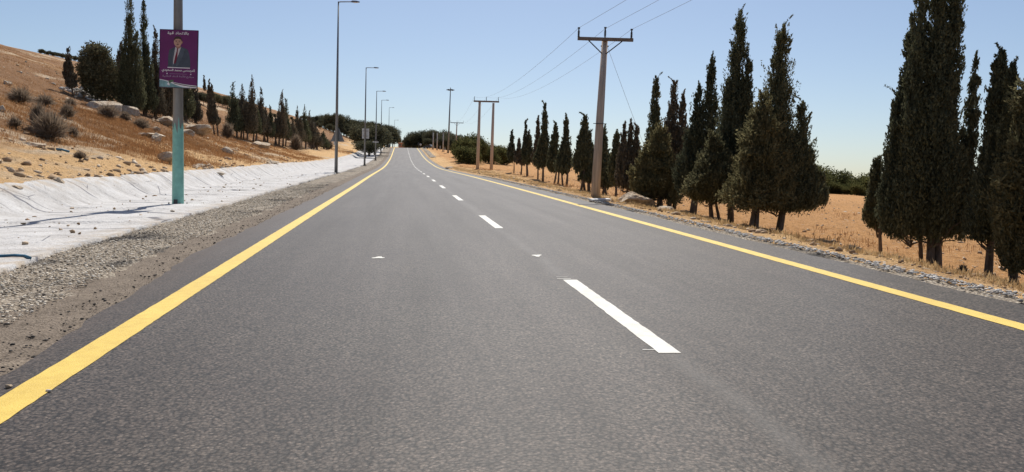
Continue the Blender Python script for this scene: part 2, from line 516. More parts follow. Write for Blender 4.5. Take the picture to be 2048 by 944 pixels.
# ------------------------------------------------------------------ land sheet
def seg(a, b, st): return np.arange(a, b, st)
uc = np.concatenate([-np.geomspace(2500, 152, 18), seg(-150, -60, 1.8), seg(-60, -30, .5), seg(-30, -13.2, .25), [-13.2, -12, -10, -8, -6, -3, 0, 3, 4.6, 4.85],
                     seg(5.0, 26, .22), seg(26, 60, .8), seg(60, 160, 4), np.geomspace(160, 3000, 20)])
yr = np.concatenate([-np.geomspace(380, 27, 8), seg(-25, 3, 1.0), seg(3, 32, .22), seg(32, 70, .4), seg(70, 150, .9), seg(150, 340, 2.2), np.geomspace(345, 2900, 26)])
def grid_mesh(name, uc, yr, zf, m, uv=True, ufun=None, soil=None):
    U, Y = np.meshgrid(uc, yr)
    if ufun is not None: U = ufun(U, Y)
    X = xc(Y) + U
    Z = zf(X, Y, U)
    nr, nc = U.shape
    me = bpy.data.meshes.new(name)
    V = np.stack([X, Y, Z], -1).reshape(-1, 3).astype(np.float32)
    me.vertices.add(nr * nc); me.vertices.foreach_set('co', V.reshape(-1))
    i = (np.arange(nr - 1)[:, None] * nc + np.arange(nc - 1)[None]).reshape(-1)
    q = np.stack([i, i + 1, i + nc + 1, i + nc], -1).astype(np.int32)
    n = len(q)
    me.loops.add(n * 4); me.loops.foreach_set('vertex_index', q.reshape(-1))
    me.polygons.add(n)
    me.polygons.foreach_set('loop_start', np.arange(0, n * 4, 4, dtype=np.int32))
    me.polygons.foreach_set('loop_total', np.full(n, 4, dtype=np.int32))
    me.update(calc_edges=True)
    if uv:
        l = me.uv_layers.new(name='UVMap')
        uvv = np.stack([U.reshape(-1)[q], Y.reshape(-1)[q]], -1).astype(np.float32)
        l.data.foreach_set('uv', uvv.reshape(-1))
    if soil is not None:
        a = me.color_attributes.new('soil', 'FLOAT_COLOR', 'POINT')
        a.data.foreach_set('color', soil(X, Y, U).reshape(-1).astype(np.float32))
    return struct(link(name, me, m))
def land_z(X, Y, U):
    off = np.interp(U, [-13.9, -13.5, 4.7, 4.95], [0, -.14, -.14, 0])
    return T(X, Y) + off
def soil_colour(X, Y, U):
    pale = np.array([.64, .42, .21]); brown = np.array([.255, .142, .072]); straw = np.array([.35, .205, .10]); red = np.array([.53, .29, .122]); lime = np.array([.56, .45, .32])
    v = -U - 13.6
    n1 = vn(X / 6, Y / 6, 21) + .6 * vn(X / 2.2, Y / 2.2, 22)
    n2 = vn(X / 14, Y / 5, 23) + .5 * vn(X / 3, Y / 1.3, 24)
    left = pale + (brown - pale) * sm((v - 4.0 + 5 * n1) / 5)[..., None]
    left = left + (straw - left) * (sm((n2 - .05) / .35) * sm((v - 2) / 4) * .8)[..., None]
    left = left + (lime - left) * (sm((vn(X / 3.5, Y / 9, 25) + .5 * vn(X / .9, Y / 2, 26) - .22) / .2) * .8)[..., None]
    right = pale + (red - pale) * sm((U - 6.6 + 1.5 * n1) / 2.2)[..., None]
    right = right + (straw - right) * (sm((n2 - .15) / .35) * .45)[..., None]
    c = np.where((U > 0)[..., None], right, left)
    return np.concatenate([c, np.ones(c.shape[:-1] + (1,))], -1)
grid_mesh('ground', uc, yr, land_z, M['ground'], True, None, soil_colour)

# ------------------------------------------------------------------ road, its edges and the paved ditch
yroad = np.concatenate([seg(-20, 2, 1.0), seg(2, 40, .12), seg(40, 120, .5), seg(120, 346, 1.5)])
def surf(x, y): return T0(x, y)
uroad = np.array([-5.601, -5.6, -5.55, -4.92, -4.5, -2.4, 0, 1.8, 3.4, 3.9, 4.44, 4.441])
def road_u(U, Y):
    jl = .10 * vn(Y / 1.1, Y * 0 + 3, 31) + .07 * vn(Y / .28, Y * 0, 32) + .52 * (1 - sm((Y - 4) / 9))
    jr = .08 * vn(Y / 1.1, Y * 0 + 7, 33) + .06 * vn(Y / .28, Y * 0, 34)
    return U + np.where(U < -5.2, jl, 0) + np.where(U > 4.3, jr, 0)
def road_z(X, Y, U):
    z = T0(X, Y)
    z[:, 0] -= .065; z[:, -1] -= .06
    return z
road = grid_mesh('road', uroad, yroad, road_z, M['asphalt'], True, road_u)
road.data.polygons.foreach_set('use_smooth', [False] * len(road.data.polygons))
grid_mesh('road_base_strip', np.array([-6.62, -6.3, -6.0, -5.7, -5.3, -5.0]), yroad, lambda X, Y, U: T0(X, Y) - .05 + .03 * vn(X / .5, Y / .5, 41) + .02 * vn(X / .15, Y / .15, 42), M['oldbase'], True,
          lambda U, Y: U + np.where(U < -6.5, .5 * sm((9 - Y) / 8) * .7, 0))
grid_mesh('gravel_verge', np.array([-8.5, -8.1, -7.6, -7.2, -6.8, -6.45, -6.1]), yroad,
          lambda X, Y, U: T0(X, Y) - .04 + .05 * vn(X / .9, Y / .9, 43) + .035 * vn(X / .22, Y / .22, 44) - np.where(U > -6.2, .05, 0) - np.where(U < -8.3, .05, 0), M['gravel'], True,
          lambda U, Y: U + np.where(U > -6.5, .13 * vn(Y / .9, Y * 0, 45) + .10 * vn(Y / .25, Y * 0, 46), 0) + np.where(U > -6.5, .6 * (1 - sm((Y - 3) / 9)), 0))
grid_mesh('gravel_edge', np.array([4.3, 4.45, 4.6, 4.8, 5.0, 5.25]), yroad,
          lambda X, Y, U: T0(X, Y) - .035 + .04 * vn(X / .5, Y / .5, 47) + .04 * vn(X / .15, Y / .15, 48) - np.where(U > 5.0, .06, 0) - np.where(U < 4.4, .04, 0), M['gravel'], True,
          lambda U, Y: U + np.where(U > 4.7, .14 * vn(Y / .8, Y * 0, 49), 0))
uap = np.concatenate([[-14.02, -13.82], np.linspace(-13.7, -12.0, 12), np.linspace(-11.7, -8.3, 10), [-8.08, -8.07]])
def apron_u(U, Y):
    jl = .22 * vn(Y / 2.5, Y * 0, 51) + .15 * vn(Y / .6, Y * 0, 52) + .08 * vn(Y / .22, Y * 0, 53)
    jr = .22 * vn(Y / 2.1, Y * 0, 54) + .10 * vn(Y / .5, Y * 0, 55) + .3 * sm((14 - Y) / 5) - .25 * sm((Y - 20) / 20)
    return U + np.where(U > -8.5, jr, 0) + np.where(U < -13.6, jl, 0)
def apron_z(X, Y, U):
    z = T0(X, Y) + .035 + .03 * vn(X / 1.8, Y / 1.8, 56) + .02 * vn(X / .5, Y / .5, 57) + .012 * vn(X / .2, Y / .2, 58)
    wob = 1.8 * vn(X / 4.0, Y / 8.0, 59) + .2 * vn(X / .9, Y / 1.5, 60) + .25 * (U + 8)
    ph = (Y + wob) / 4.3
    z += (.010 + .050 * sm(vn(np.floor(ph) * 1.7, np.floor(ph) * 0 + .5, 77) + .6)) * (1 - (ph - np.floor(ph))) * sm((U + 14.2) / .6) * sm((-U - 8.3) / .8)
    z[:, 0] -= .30; z[:, -1] -= .10
    # earth behind the lip stands a little higher than the sheet
    return z
grid_mesh('concrete_ditch', uap, np.concatenate([seg(-20, 6, 1.0), seg(6, 60, .09), seg(60, 120, .4), seg(120, 292, 1.0)]), apron_z, M['apron'], True, apron_u)
grid_mesh('pale_verge', np.array([5.0, 5.3, 5.8, 6.4, 6.8]), np.concatenate([seg(190, 293, 1.0)]),
          lambda X, Y, U: T(X, Y) + .12 - np.where((U < 5.1) | (U > 6.7), .3, 0), M['gravel'], True, lambda U, Y: U + np.where(U > 6, .6 * vn(Y / 5, Y * 0, 58), 0))

def strip(name, u0, u1, y0, y1, m, st=.4, dz=.004, edge=0.0):
    ys = np.concatenate([np.arange(y0, y1, st), [y1]])
    V = []; Fc = []
    for k, y in enumerate(ys):
        e0 = edge * float(vn(np.array(y / .11), np.array(1.0), 61)); e1 = edge * float(vn(np.array(y / .11), np.array(9.0), 62))
        for u in (u0 + e0, u1 + e1):
            x = float(xc(y)) + u
            V.append((x, y, float(T0(x, y)) + dz))
        if k: Fc.append((2 * k - 2, 2 * k - 1, 2 * k + 1, 2 * k))
    mb = MB(); mb.add(V, Fc)
    return mb.build(name, m, road, True)
strip('edge_line', -4.87, -4.60, -15, 330, M['yellow'], .08, .004, .010)
strip('edge_line', 3.50, 3.72, -15, 330, M['yellow'], .08, .004, .010)
for k in range(-1, 31):
    yc_ = 7.85 + 10.68 * k
    strip('lane_dash', -.09, .09, yc_ - 1.82, yc_ + 1.82, M['white'], .3 if k > 1 else .07, .004, .012)
strip('paint_trace', -.15, .03, 9.74, 9.765, M['white'], .02)
strip('paint_trace', -.13, .02, 9.90, 9.912, M['white'], .02)
strip('paint_trace', -.19, -.09, 6.13, 6.145, M['white'], .02)
def paint_spot(px, py, a, b):
    p = hit(px, py)
    mb = MB()
    V = []
    for k in range(14):
        t = 2 * math.pi * k / 14; q = 1 + .35 * math.sin(3 * t + px)
        x, y = p[0] + a * q * math.cos(t), p[1] + b * q * math.sin(t)
        V.append((x, y, float(T0(x, y)) + .006))
    mb.add(V, [tuple(range(14))])
    return mb.build('paint_spot', M['white'], road)
paint_spot(757, 516, .09, .10)
paint_spot(1074, 512, .07, .12)

# ------------------------------------------------------------------ loose stones and dry grass
rng = np.random.default_rng(7)
def ico():
    t = (1 + 5 ** .5) / 2
    V = np.array([(-1, t, 0), (1, t, 0), (-1, -t, 0), (1, -t, 0), (0, -1, t), (0, 1, t), (0, -1, -t), (0, 1, -t), (t, 0, -1), (t, 0, 1), (-t, 0, -1), (-t, 0, 1)], float)
    V /= np.linalg.norm(V[0])
    Fc = np.array([(0, 11, 5), (0, 5, 1), (0, 1, 7), (0, 7, 10), (0, 10, 11), (1, 5, 9), (5, 11, 4), (11, 10, 2), (10, 7, 6), (7, 1, 8), (3, 9, 4), (3, 4, 2), (3, 2, 6), (3, 6, 8), (3, 8, 9), (4, 9, 5), (2, 4, 11), (6, 2, 10), (8, 6, 7), (9, 8, 1)])
    return V, Fc
IV, IF = ico()
def fast_tris(name, V, Fc, m):
    me = bpy.data.meshes.new(name)
    n = len(Fc)
    me.vertices.add(len(V)); me.vertices.foreach_set('co', np.asarray(V, np.float32).reshape(-1))
    me.loops.add(n * 3); me.loops.foreach_set('vertex_index', np.asarray(Fc, np.int32).reshape(-1))
    me.polygons.add(n)
    me.polygons.foreach_set('loop_start', np.arange(0, n * 3, 3, dtype=np.int32))
    me.polygons.foreach_set('loop_total', np.full(n, 3, dtype=np.int32))
    me.update(calc_edges=True)
    return link(name, me, m, None, False)
def stones(name, x, y, z, s, m, flat=.6, jag=.5):
    n = len(x)
    V = IV[None] * (1 + jag * (rng.random((n, 12, 1)) - .5))
    V = V * (s[:, None, None] * np.stack([1 + .6 * rng.random(n), .7 + .5 * rng.random(n), flat * (.7 + .6 * rng.random(n))], -1)[:, None, :])
    a = rng.random(n) * 6.283
    c, q = np.cos(a)[:, None], np.sin(a)[:, None]
    X = V[..., 0] * c - V[..., 1] * q; Y = V[..., 0] * q + V[..., 1] * c
    P = np.stack([X + x[:, None], Y + y[:, None], V[..., 2] + z[:, None]], -1).reshape(-1, 3)
    Fc = (IF[None] + (np.arange(n) * 12)[:, None, None]).reshape(-1, 3)
    return fast_tris(name, P, Fc, m)
def m_pebble(name, stops, tar=False):
    q = NM(name)
    g = q.n('ShaderNodeNewGeometry')
    col = q.ramp(g.outputs['Random Per Island'], stops)
    if tar:
        p = g.outputs['Position']
        col = q.mix(q.math('MULTIPLY', q.maprange(q.noise(p, .55, 4, .6), .55, .63), q.maprange(q.noise(p, 3.5, 3), .25, .55)), col, (.075, .066, .06))
    return q.out(col, .9, .15)
peb = m_pebble('pebbles', [(0, (.07, .06, .052)), (.15, (.30, .25, .19)), (.45, (.56, .475, .365)), (1, (.80, .73, .62))], True)
pebpale = m_pebble('pale_pebbles', [(0, (.18, .16, .14)), (.3, (.42, .39, .35)), (1, (.70, .67, .62))])
pebtar = m_pebble('tarred_pebbles', [(0, (.03, .028, .026)), (1, (.10, .09, .08))])
pebsoil = m_pebble('soil_stones', [(0, (.24, .15, .085)), (.5, (.42, .30, .19)), (1, (.62, .52, .40))])
n = 24000
yy = 3 + 42 * rng.random(n) ** 1.7; uu = -6.35 - 1.75 * rng.random(n)
uu += .6 * (1 - sm((yy - 3) / 9)) * (uu > -6.8)
xx = xc(yy) + uu
stuff(stones('loose_gravel', xx, yy, T0(xx, yy) - .02, .006 + .017 * rng.random(n) ** 2.6, peb), 'tan loose gravel spread between the asphalt and the white paved ditch', 'gravel')
n = 1500
yy = 3 + 40 * rng.random(n) ** 1.5; uu = -5.62 - .75 * np.abs(rng.normal(0, .5, n)) + .5 * (1 - sm((yy - 4) / 9))
xx = xc(yy) + uu
stuff(stones('asphalt_crumbs', xx, yy, T0(xx, yy) - .03, .005 + .014 * rng.random(n) ** 3, pebtar), 'black asphalt crumbs fallen along the left edge of the road', 'crumbs')
n = 5000
yy = 5 + 60 * rng.random(n) ** 1.6; uu = 4.85 + rng.normal(0, .10, n)
xx = xc(yy) + uu
stuff(stones('pale_gravel', xx, yy, T0(xx, yy) - .0, .010 + .022 * rng.random(n) ** 2, pebpale), 'narrow band of whitish gravel along the right edge of the road', 'gravel')
n = 7000
v = 42 * rng.random(n) ** 1.6; yy = 8 + 90 * rng.random(n) ** 1.4; uu = -13.9 - v
xx = xc(yy) + uu
clus = vn(xx / 3.5, yy / 6, 71) > -.02
xx, yy = xx[clus], yy[clus]
s = .02 + .14 * rng.random(len(xx)) ** 4
stuff(stones('hillside_stones', xx, yy, T(xx, yy) + .1 * s, s, pebsoil, .85, 1.1), 'small pale stones scattered over the dry left hillside', 'stones')
n = 420
yy = 8 + 60 * rng.random(n) ** 1.4; uu = -8.4 - 5.0 * rng.random(n) ** .8; xx = xc(yy) + uu
stuff(stones('ditch_stones', xx, yy, T0(xx, yy) + .06, .012 + .05 * rng.random(n) ** 4, pebsoil, .8, 1.0), 'few small stones fallen onto the white paved ditch', 'stones')
n = 6000
uu = 5.2 + 60 * rng.random(n) ** 2.6; yy = 5 + 110 * rng.random(n) ** 1.5
xx = xc(yy) + uu
s = .012 + .065 * rng.random(n) ** 4.5
stuff(stones('field_stones', xx, yy, T(xx, yy) + .2 * s, s, pebsoil, .8, 1.0), 'small stones and clods lying over the orange field on the right', 'stones')

def grass_quads(x, y, h, k, spread, wd):
    n = len(x)
    x = np.repeat(x, k); y = np.repeat(y, k); h = np.repeat(h, k) * (.5 + .7 * rng.random(n * k))
    bx = x + rng.normal(0, 1, n * k) * spread; by = y + rng.normal(0, 1, n * k) * spread
    bz = T(bx, by) - .02
    a = rng.random(n * k) * 6.283; lean = rng.random(n * k) * .7
    dx, dy = np.cos(a) * lean, np.sin(a) * lean
    b = rng.random(n * k) * 6.283
    wx, wy = np.cos(b) * wd, np.sin(b) * wd
    B = np.stack([bx, by, bz], -1)
    mid = B + np.stack([dx * h * .35, dy * h * .35, h * .6], -1)
    tip = B + np.stack([dx * h, dy * h, h * (1 - .25 * lean)], -1)
    W = np.stack([wx, wy, wx * 0], -1)
    return np.stack([B - W * .6, mid - W, tip, mid + W], 1)
n = 16000
v = .5 + 55 * rng.random(n) ** 1.5; yy = 9 + 130 * rng.random(n) ** 1.35; uu = -13.7 - v
xx = xc(yy) + uu
dens = vn(xx / 6, yy / 6, 21) + .6 * vn(xx / 2.2, yy / 2.2, 22) + .05 * np.minimum(v - 5, 4)
keep = (dens > .02 + .12 * rng.random(n)) & (v > 3.6 + 2 * rng.random(n))
xx, yy = xx[keep], yy[keep]
stuff(fast_quads('dry_grass', grass_quads(xx, yy, .13 + .16 * rng.random(len(xx)), 12, .26, .011), M['grass']), 'brown dry grass covering the left hillside in patches', 'dry grass')
gx = []; gy = []; gh = []
for px, py, wx, wy, num in ((420, 303, 5, 4, 900), (470, 297, 6, 4, 900), (335, 316, 3, 3, 500), (300, 300, 3.5, 3, 600), (560, 305, 9, 4, 1000), (610, 312, 9, 4, 900), (250, 268, 3, 2.5, 450), (215, 240, 4, 2, 450),
                            (130, 262, 3, 2, 350), (60, 240, 4, 3, 450), (690, 305, 10, 5, 900), (150, 225, 5, 3, 400), (520, 300, 6, 3, 700), (380, 285, 4, 3, 600), (690, 300, 6, 3, 200)):
    c_ = hit(px, py)
    gx.append(c_[0] + rng.normal(0, wx * .55, num)); gy.append(c_[1] + rng.normal(0, wy * .9, num)); gh.append(.16 + .22 * rng.random(num))
gx = np.concatenate(gx); gy = np.concatenate(gy); gh = np.concatenate(gh)
kk_ = (gx - xc(gy)) < -14.2
stuff(fast_quads('tall_dry_grass', grass_quads(gx[kk_], gy[kk_], gh[kk_], 9, .20, .011), M['grass']), 'tall reddish brown dry grass in patches among the rocks on the left', 'dry grass')
n = 5200
yy = 6 + 120 * rng.random(n) ** 1.4; uu = 5.35 + np.abs(rng.normal(0, 1.0, n)); xx = xc(yy) + uu
stuff(fast_quads('roadside_straw', grass_quads(xx, yy, .06 + .10 * rng.random(n), 6, .10, .008), M['straw']), 'short pale straw along the right roadside bank', 'dry grass')
n = 1500
yy = 8 + 130 * rng.random(n) ** 1.3; uu = 7.5 + 22 * rng.random(n) ** 2.0; xx = xc(yy) + uu
keep = vn(xx / 4, yy / 4, 81) > .12
xx, yy = xx[keep], yy[keep]
stuff(fast_quads('field_grass', grass_quads(xx, yy, .12 + .2 * rng.random(len(xx)), 10, .16, .010), M['grass']), 'sparse brown tufts around the cypresses at the edge of the field', 'dry grass')

# ------------------------------------------------------------------ rocks
def rock_mesh(seed, sx, sy, sz, sub=4):
    import bmesh
    bm = bmesh.new()
    bmesh.ops.create_icosphere(bm, subdivisions=sub, radius=1.0)
    r = np.random.default_rng(seed)
    V = np.array([v.co[:] for v in bm.verts])
    for _ in range(15):
        d = r.normal(size=3); d /= np.linalg.norm(d)
        k = .44 + .36 * r.random()
        s = V @ d
        V = V - np.where(s > k, (s - k), 0)[:, None] * d
    nn = vn(V[:, 0] * 2.3 + seed, V[:, 1] * 2.3 + V[:, 2] * 1.7, seed) * .12 + vn(V[:, 0] * 7 + seed, V[:, 2] * 7 + V[:, 1] * 5, seed + 1) * .09
    V = V * (1 + nn)[:, None] * np.array([sx, sy, sz])
    for v, c in zip(bm.verts, V): v.co = c
    me = bpy.data.meshes.new('rock'); bm.to_mesh(me); bm.free()
    return me
def rock(name, px, py, wpx, hpx, seed, label, depth=.8, rz=0.0, m='rock', sink=.42, cat='rock'):
    p = hit(px, py)
    k = p[1] / F
    sx, sz = wpx * k / 2 / .74, hpx * k / 2 / .66 * .9
    o = link(name, rock_mesh(seed, sx, sx * depth, sz), M[m], None, False)
    o.location = (p[0], p[1], p[2] + sz * (.62 - sink))
    o.rotation_euler = (0, 0, rz)
    return tag(o, label, cat)
rock('boulder', 15, 167, 17, 14, 1, 'square grey boulder standing alone high on the left hillside', .9)
rock('rock_outcrop', 215, 222, 72, 34, 2, 'long rounded whitish outcrop below the dark round tree', .6, .2, sink=.22)
rock('rock_outcrop', 262, 232, 40, 22, 3, 'sloping pale outcrop at the foot of the tall cypress cluster', .6, -.2, sink=.22)
rock('rock_ledge', 288, 275, 66, 14, 4, 'low flat layered ledge left of the poster pole', .5)
rock('boulder', 313, 262, 18, 14, 5, 'small upright rock on top of the layered ledge', .9, sink=.22)
rock('boulder', 312, 288, 22, 26, 6, 'blocky cracked rock at the right end of the layered ledge', .9, sink=.22)
rock('boulder', 328, 252, 44, 22, 7, 'pale slanting boulder just behind the poster pole', .7, sink=.22)
rock('boulder', 396, 270, 44, 30, 8, 'big tan boulder right of the poster pole below the cypresses', .8, sink=.22)
rock('boulder', 372, 273, 24, 14, 9, 'pale boulder touching the big tan boulder on its left', .8, sink=.22)
rock('boulder', 332, 321, 34, 22, 10, 'brown boulder with a pale top beside the green pole', .8, sink=.22)
rock('flat_rock', 398, 332, 32, 12, 11, 'flat pale rock low on the slope right of the green pole', .7)
rock('boulder', 457, 309, 22, 18, 12, 'tilted pale rock between the green pole and the cypress row', .8, .4)
rock('flat_rock', 455, 318, 16, 7, 13, 'thin pale slab lying under the tilted rock', .8)
rock('boulder', 525, 299, 34, 18, 14, 'whitish ridge shaped rock below the middle of the cypress row', .7, sink=.22)
rock('flat_rock', 492, 313, 16, 7, 15, 'dark topped flat stone right of the tilted rock', .8)
rock('boulder', 118, 366, 20, 17, 16, 'white angular stone on the lip of the paved ditch', .9, sink=.22)
rock('flat_rock', 32, 378, 24, 9, 17, 'flat tan stone on the ditch lip at the far left', .8)
rock('flat_rock', 70, 296, 44, 13, 18, 'long flat slab below the grey thorn bush', .5, .15)
rock('flat_rock', 172, 330, 12, 8, 19, 'little pale stone beside the blue pipe on the slope', .9)
rock('flat_rock', 438, 350, 20, 7, 20, 'dark edged flat stone on the ditch lip right of the green pole', .8)
rock('flat_rock', 545, 327, 26, 7, 21, 'low brown stone on the ditch lip below the whitish ridge rock', .8)
rock('boulder', 3, 225, 14, 16, 22, 'pale rounded rock cut by the left edge of the view', .9)
rock('boulder', 1263, 409, 88, 36, 31, 'large orange and white rock mound beside the wooden pole', .7, .1, sink=.24)
rock('boulder', 1333, 424, 36, 18, 32, 'pale wedge shaped rock in front of the cypress trunks', .8, .5)
rock('flat_rock', 1350, 433, 18, 6, 33, 'flat stone lying in front of the pale wedge rock', .8)
rock('flat_rock', 900, 337, 14, 5, 34, 'small white stone on the right verge before the twin poles', .8)
rock('flat_rock', 1632, 493, 13, 5, 35, 'white stone on the right bank near the end of the middle trees', .8, m='panel')
rock('flat_rock', 1690, 424, 9, 4, 36, 'grey stone lying out in the orange field', .8)
# rubble heap
p = hit(172, 193)
n = 160
a = rng.normal(0, 1, (n, 2)) * np.array([1.1, .9])
x, y = p[0] + a[:, 0], p[1] + a[:, 1]
hh = .9 * np.exp(-(a ** 2).sum(1) / 1.6) * rng.random(n)
stuff(stones('rubble_heap', x, y, T(x, y) + hh, .10 + .2 * rng.random(n) ** 2, pebpale, .8), 'heap of white rubble between the leaning cypress and the dark round tree', 'rubble')
# flat concrete slab by the wooden pole
p = hit(1200, 401)
mb = MB(); box(mb, (0, 0, .03), (.75, .35, .06)); o = mb.build('concrete_slab', M['panel'], None, False, (p[0], p[1], p[2]))
o.rotation_euler = (.06, -.05, .3)
tag(o, 'thin white slab lying at the foot of the wooden pole', 'slab')

# ------------------------------------------------------------------ plants
def unit(a): return a / np.maximum(np.linalg.norm(a, axis=-1, keepdims=True), 1e-9)
def blades(C, D, ln, wd, r):                       # one diamond leaf per centre C along direction D
    n = len(C)
    W = unit(np.cross(D, unit(r.normal(size=(n, 3))))) * wd[:, None]
    A = C - D * (ln * .5)[:, None]; B = C + D * (ln * .5)[:, None]
    return np.stack([A, C + W, B, C - W], 1)
EX = [.78]
def prof(t, ph=0.0):
    return np.minimum(1, np.sqrt(np.maximum(t, .0) / .13 + .16)) * np.maximum(1 - t, 0) ** EX[0] * (1 + .10 * np.sin(9 * t + ph))
def spire_clumps(sp_, ncl, k, leaf, r, rag=.25, open_=0.0, out=.55):
    """leaf quads of one cypress spire: sp_ = (ox, oy, z0, z1, radius); plumes of blades rise from its surface"""
    ox, oy, z0, z1, rad = sp_
    H = z1 - z0
    t = r.random(ncl * 3) ** 1.12
    t = t[r.random(ncl * 3) < np.maximum(prof(t, ox * 5), .22)][:ncl]
    n = len(t)
    a = r.random(n) * 6.283
    seed = int(r.integers(1e6))
    lump = vn(a * 1.4, t * H / .8, seed) + .7 * vn(a * 3.4, t * H / .35, seed + 1)
    Lp = np.clip(rad * (.75 + .7 * r.random(n)), .22, .85) * (.75 + .5 * (1 - t))
    Lp = np.where(r.random(n) < .14, Lp * 1.5, Lp); Lp = np.minimum(Lp, H * .22)
    zb = z0 + t * (H - Lp * .9)
    rr = rad * prof(t, ox * 5) * (.80 + rag * 2.1 * lump) * np.where(r.random(n) < .75, 1, r.random(n) ** .5)
    rr = np.maximum(rr, 0)
    C = np.stack([ox + np.cos(a) * rr, oy + np.sin(a) * rr, zb], -1)
    o_ = out * (.25 + .45 * r.random(n)) * (1 - .6 * t)
    dirn = unit(np.stack([np.cos(a) * o_, np.sin(a) * o_, np.ones(n)], -1) + .10 * r.normal(size=(n, 3)))
    Ck = np.repeat(C, k, 0); Dk = np.repeat(dirn, k, 0); Lk = np.repeat(Lp, k)
    q = r.random(n * k) ** .9
    fat = np.repeat(np.clip(Lp * .17, .03, .13), k)
    Ck = Ck + Dk * (q * Lk)[:, None] + r.normal(size=(n * k, 3)) * (fat * (1.06 - q) * np.minimum(1, .4 + 2 * q))[:, None]
    Dk = unit(Dk + .42 * r.normal(size=(n * k, 3)))
    ln = leaf * (.6 + .8 * r.random(n * k)) * (1.15 - .4 * q); wd = leaf * (.12 + .10 * r.random(n * k))
    return blades(Ck, Dk, ln, wd, r)
def lobe_clumps(c, rad, ncl, k, leaf, r):
    d = unit(r.normal(size=(ncl, 3)))
    seed = int(r.integers(1e6))
    lump = vn(d[:, 0] * 3 + d[:, 2] * 2, d[:, 1] * 3, seed)
    C = np.asarray(c) + d * np.asarray(rad) * (.92 + .35 * lump + .06 * r.normal(size=ncl))[:, None] * np.where(r.random(ncl) < .8, 1, r.random(ncl))[:, None]
    D = unit(d + np.array([0, 0, .7]) + .4 * r.normal(size=(ncl, 3)))
    Ck = np.repeat(C, k, 0) + r.normal(size=(ncl * k, 3)) * leaf * .8
    Dk = unit(np.repeat(D, k, 0) + .6 * r.normal(size=(ncl * k, 3)))
    return blades(Ck, Dk, leaf * (.7 + .7 * r.random(ncl * k)), leaf * (.18 + .16 * r.random(ncl * k)), r)
def branchlets(sp_, nb, leaf, r, lean, k=16):
    """small side spires leaning out of the crown surface, with pointed tips"""
    ox, oy, z0, z1, rad = sp_
    H = z1 - z0; Q = []
    ex = EX[0]
    for _ in range(nb):
        t = .04 + .90 * r.random() ** 1.1
        EX[0] = ex
        pr = float(prof(np.array(t), ox * 5)) * rad
        a = r.random() * 6.283
        Lb = min(max(.30, rad * (.8 + .9 * r.random())) * (1.1 - .5 * t), H * .25)
        EX[0] = .8
        q = spire_clumps((0, 0, 0, Lb, .05 + .17 * Lb * (.6 + .5 * r.random())), max(8, int(9 + 10 * Lb)), k, leaf, r, .3, 0, .5).reshape(-1, 3)
        ln = lean * (.35 + .8 * r.random()) * (1 - .5 * t)
        d = np.array([math.cos(a) * math.sin(ln), math.sin(a) * math.sin(ln), math.cos(ln)])
        e1 = unit(np.cross(d, [math.sin(a), -math.cos(a), .01])); e2 = np.cross(d, e1)
        p = np.array([ox + math.cos(a) * pr * .72, oy + math.sin(a) * pr * .72, z0 + t * (H - .5 * Lb)])
        Q.append((p + q[:, :1] * e1 + q[:, 1:2] * e2 + q[:, 2:] * d).reshape(-1, 4, 3))
    EX[0] = ex
    # thin wisp at the very top, bent over
    n = 60
    q = r.random(n); bend = r.normal(0, .22, 2) * min(1, H * .2)
    w_ = min(.9, H * .12)
    C = np.stack([ox + bend[0] * q ** 2.2 + r.normal(size=n) * .028 * (1.1 - q), oy + bend[1] * q ** 2.2 + r.normal(size=n) * .028 * (1.1 - q), z1 - w_ * .6 + w_ * q * (1 - .15 * q)], -1)
    D = unit(np.stack([bend[0] * q, bend[1] * q, np.full(n, .5)], -1) + .35 * r.normal(size=(n, 3)))
    Q.append(blades(C, D, leaf * (.8 + .5 * r.random(n)), leaf * .14 * np.ones(n), r))
    return np.concatenate(Q)
def core_quads(sp_, f=.40, n=10, m=9):  # added inner shell, hidden by the leaves, to block light through the crown
    ox, oy, z0, z1, rad = sp_
    H = z1 - z0
    Q = []
    def pt(i, j):
        t = .07 + .72 * j / m
        pr = float(prof(np.array(t))) * f * rad * (1 + .25 * math.sin(i * 2.3 + j * 1.7))
        a = 6.283 * (i % n) / n
        return (ox + pr * math.cos(a), oy + pr * math.sin(a), z0 + t * H)
    for j in range(m):
        for i in range(n):
            Q.append([pt(i, j), pt(i + 1, j), pt(i + 1, j + 1), pt(i, j + 1)])
    return np.array(Q)
def trunk_mesh(mb, base, top, r0, r1, r, bend=.10, n=9, flare=1.35):
    r0 = r0 * .78
    flare = 1.12
    pts = []; rad = []
    b = np.array(base, float); t = np.array(top, float)
    off = r.normal(size=2) * bend
    for i in range(8):
        q = i / 7
        p = b + (t - b) * q
        p[:2] += off * math.sin(q * math.pi)
        pts.append(tuple(p)); rad.append((r0 + (r1 - r0) * q) * (flare if i == 0 else (1.08 if i == 1 else 1)))
    pts[0] = (pts[0][0], pts[0][1], pts[0][2] - .12)
    tube(mb, pts, rad, n)
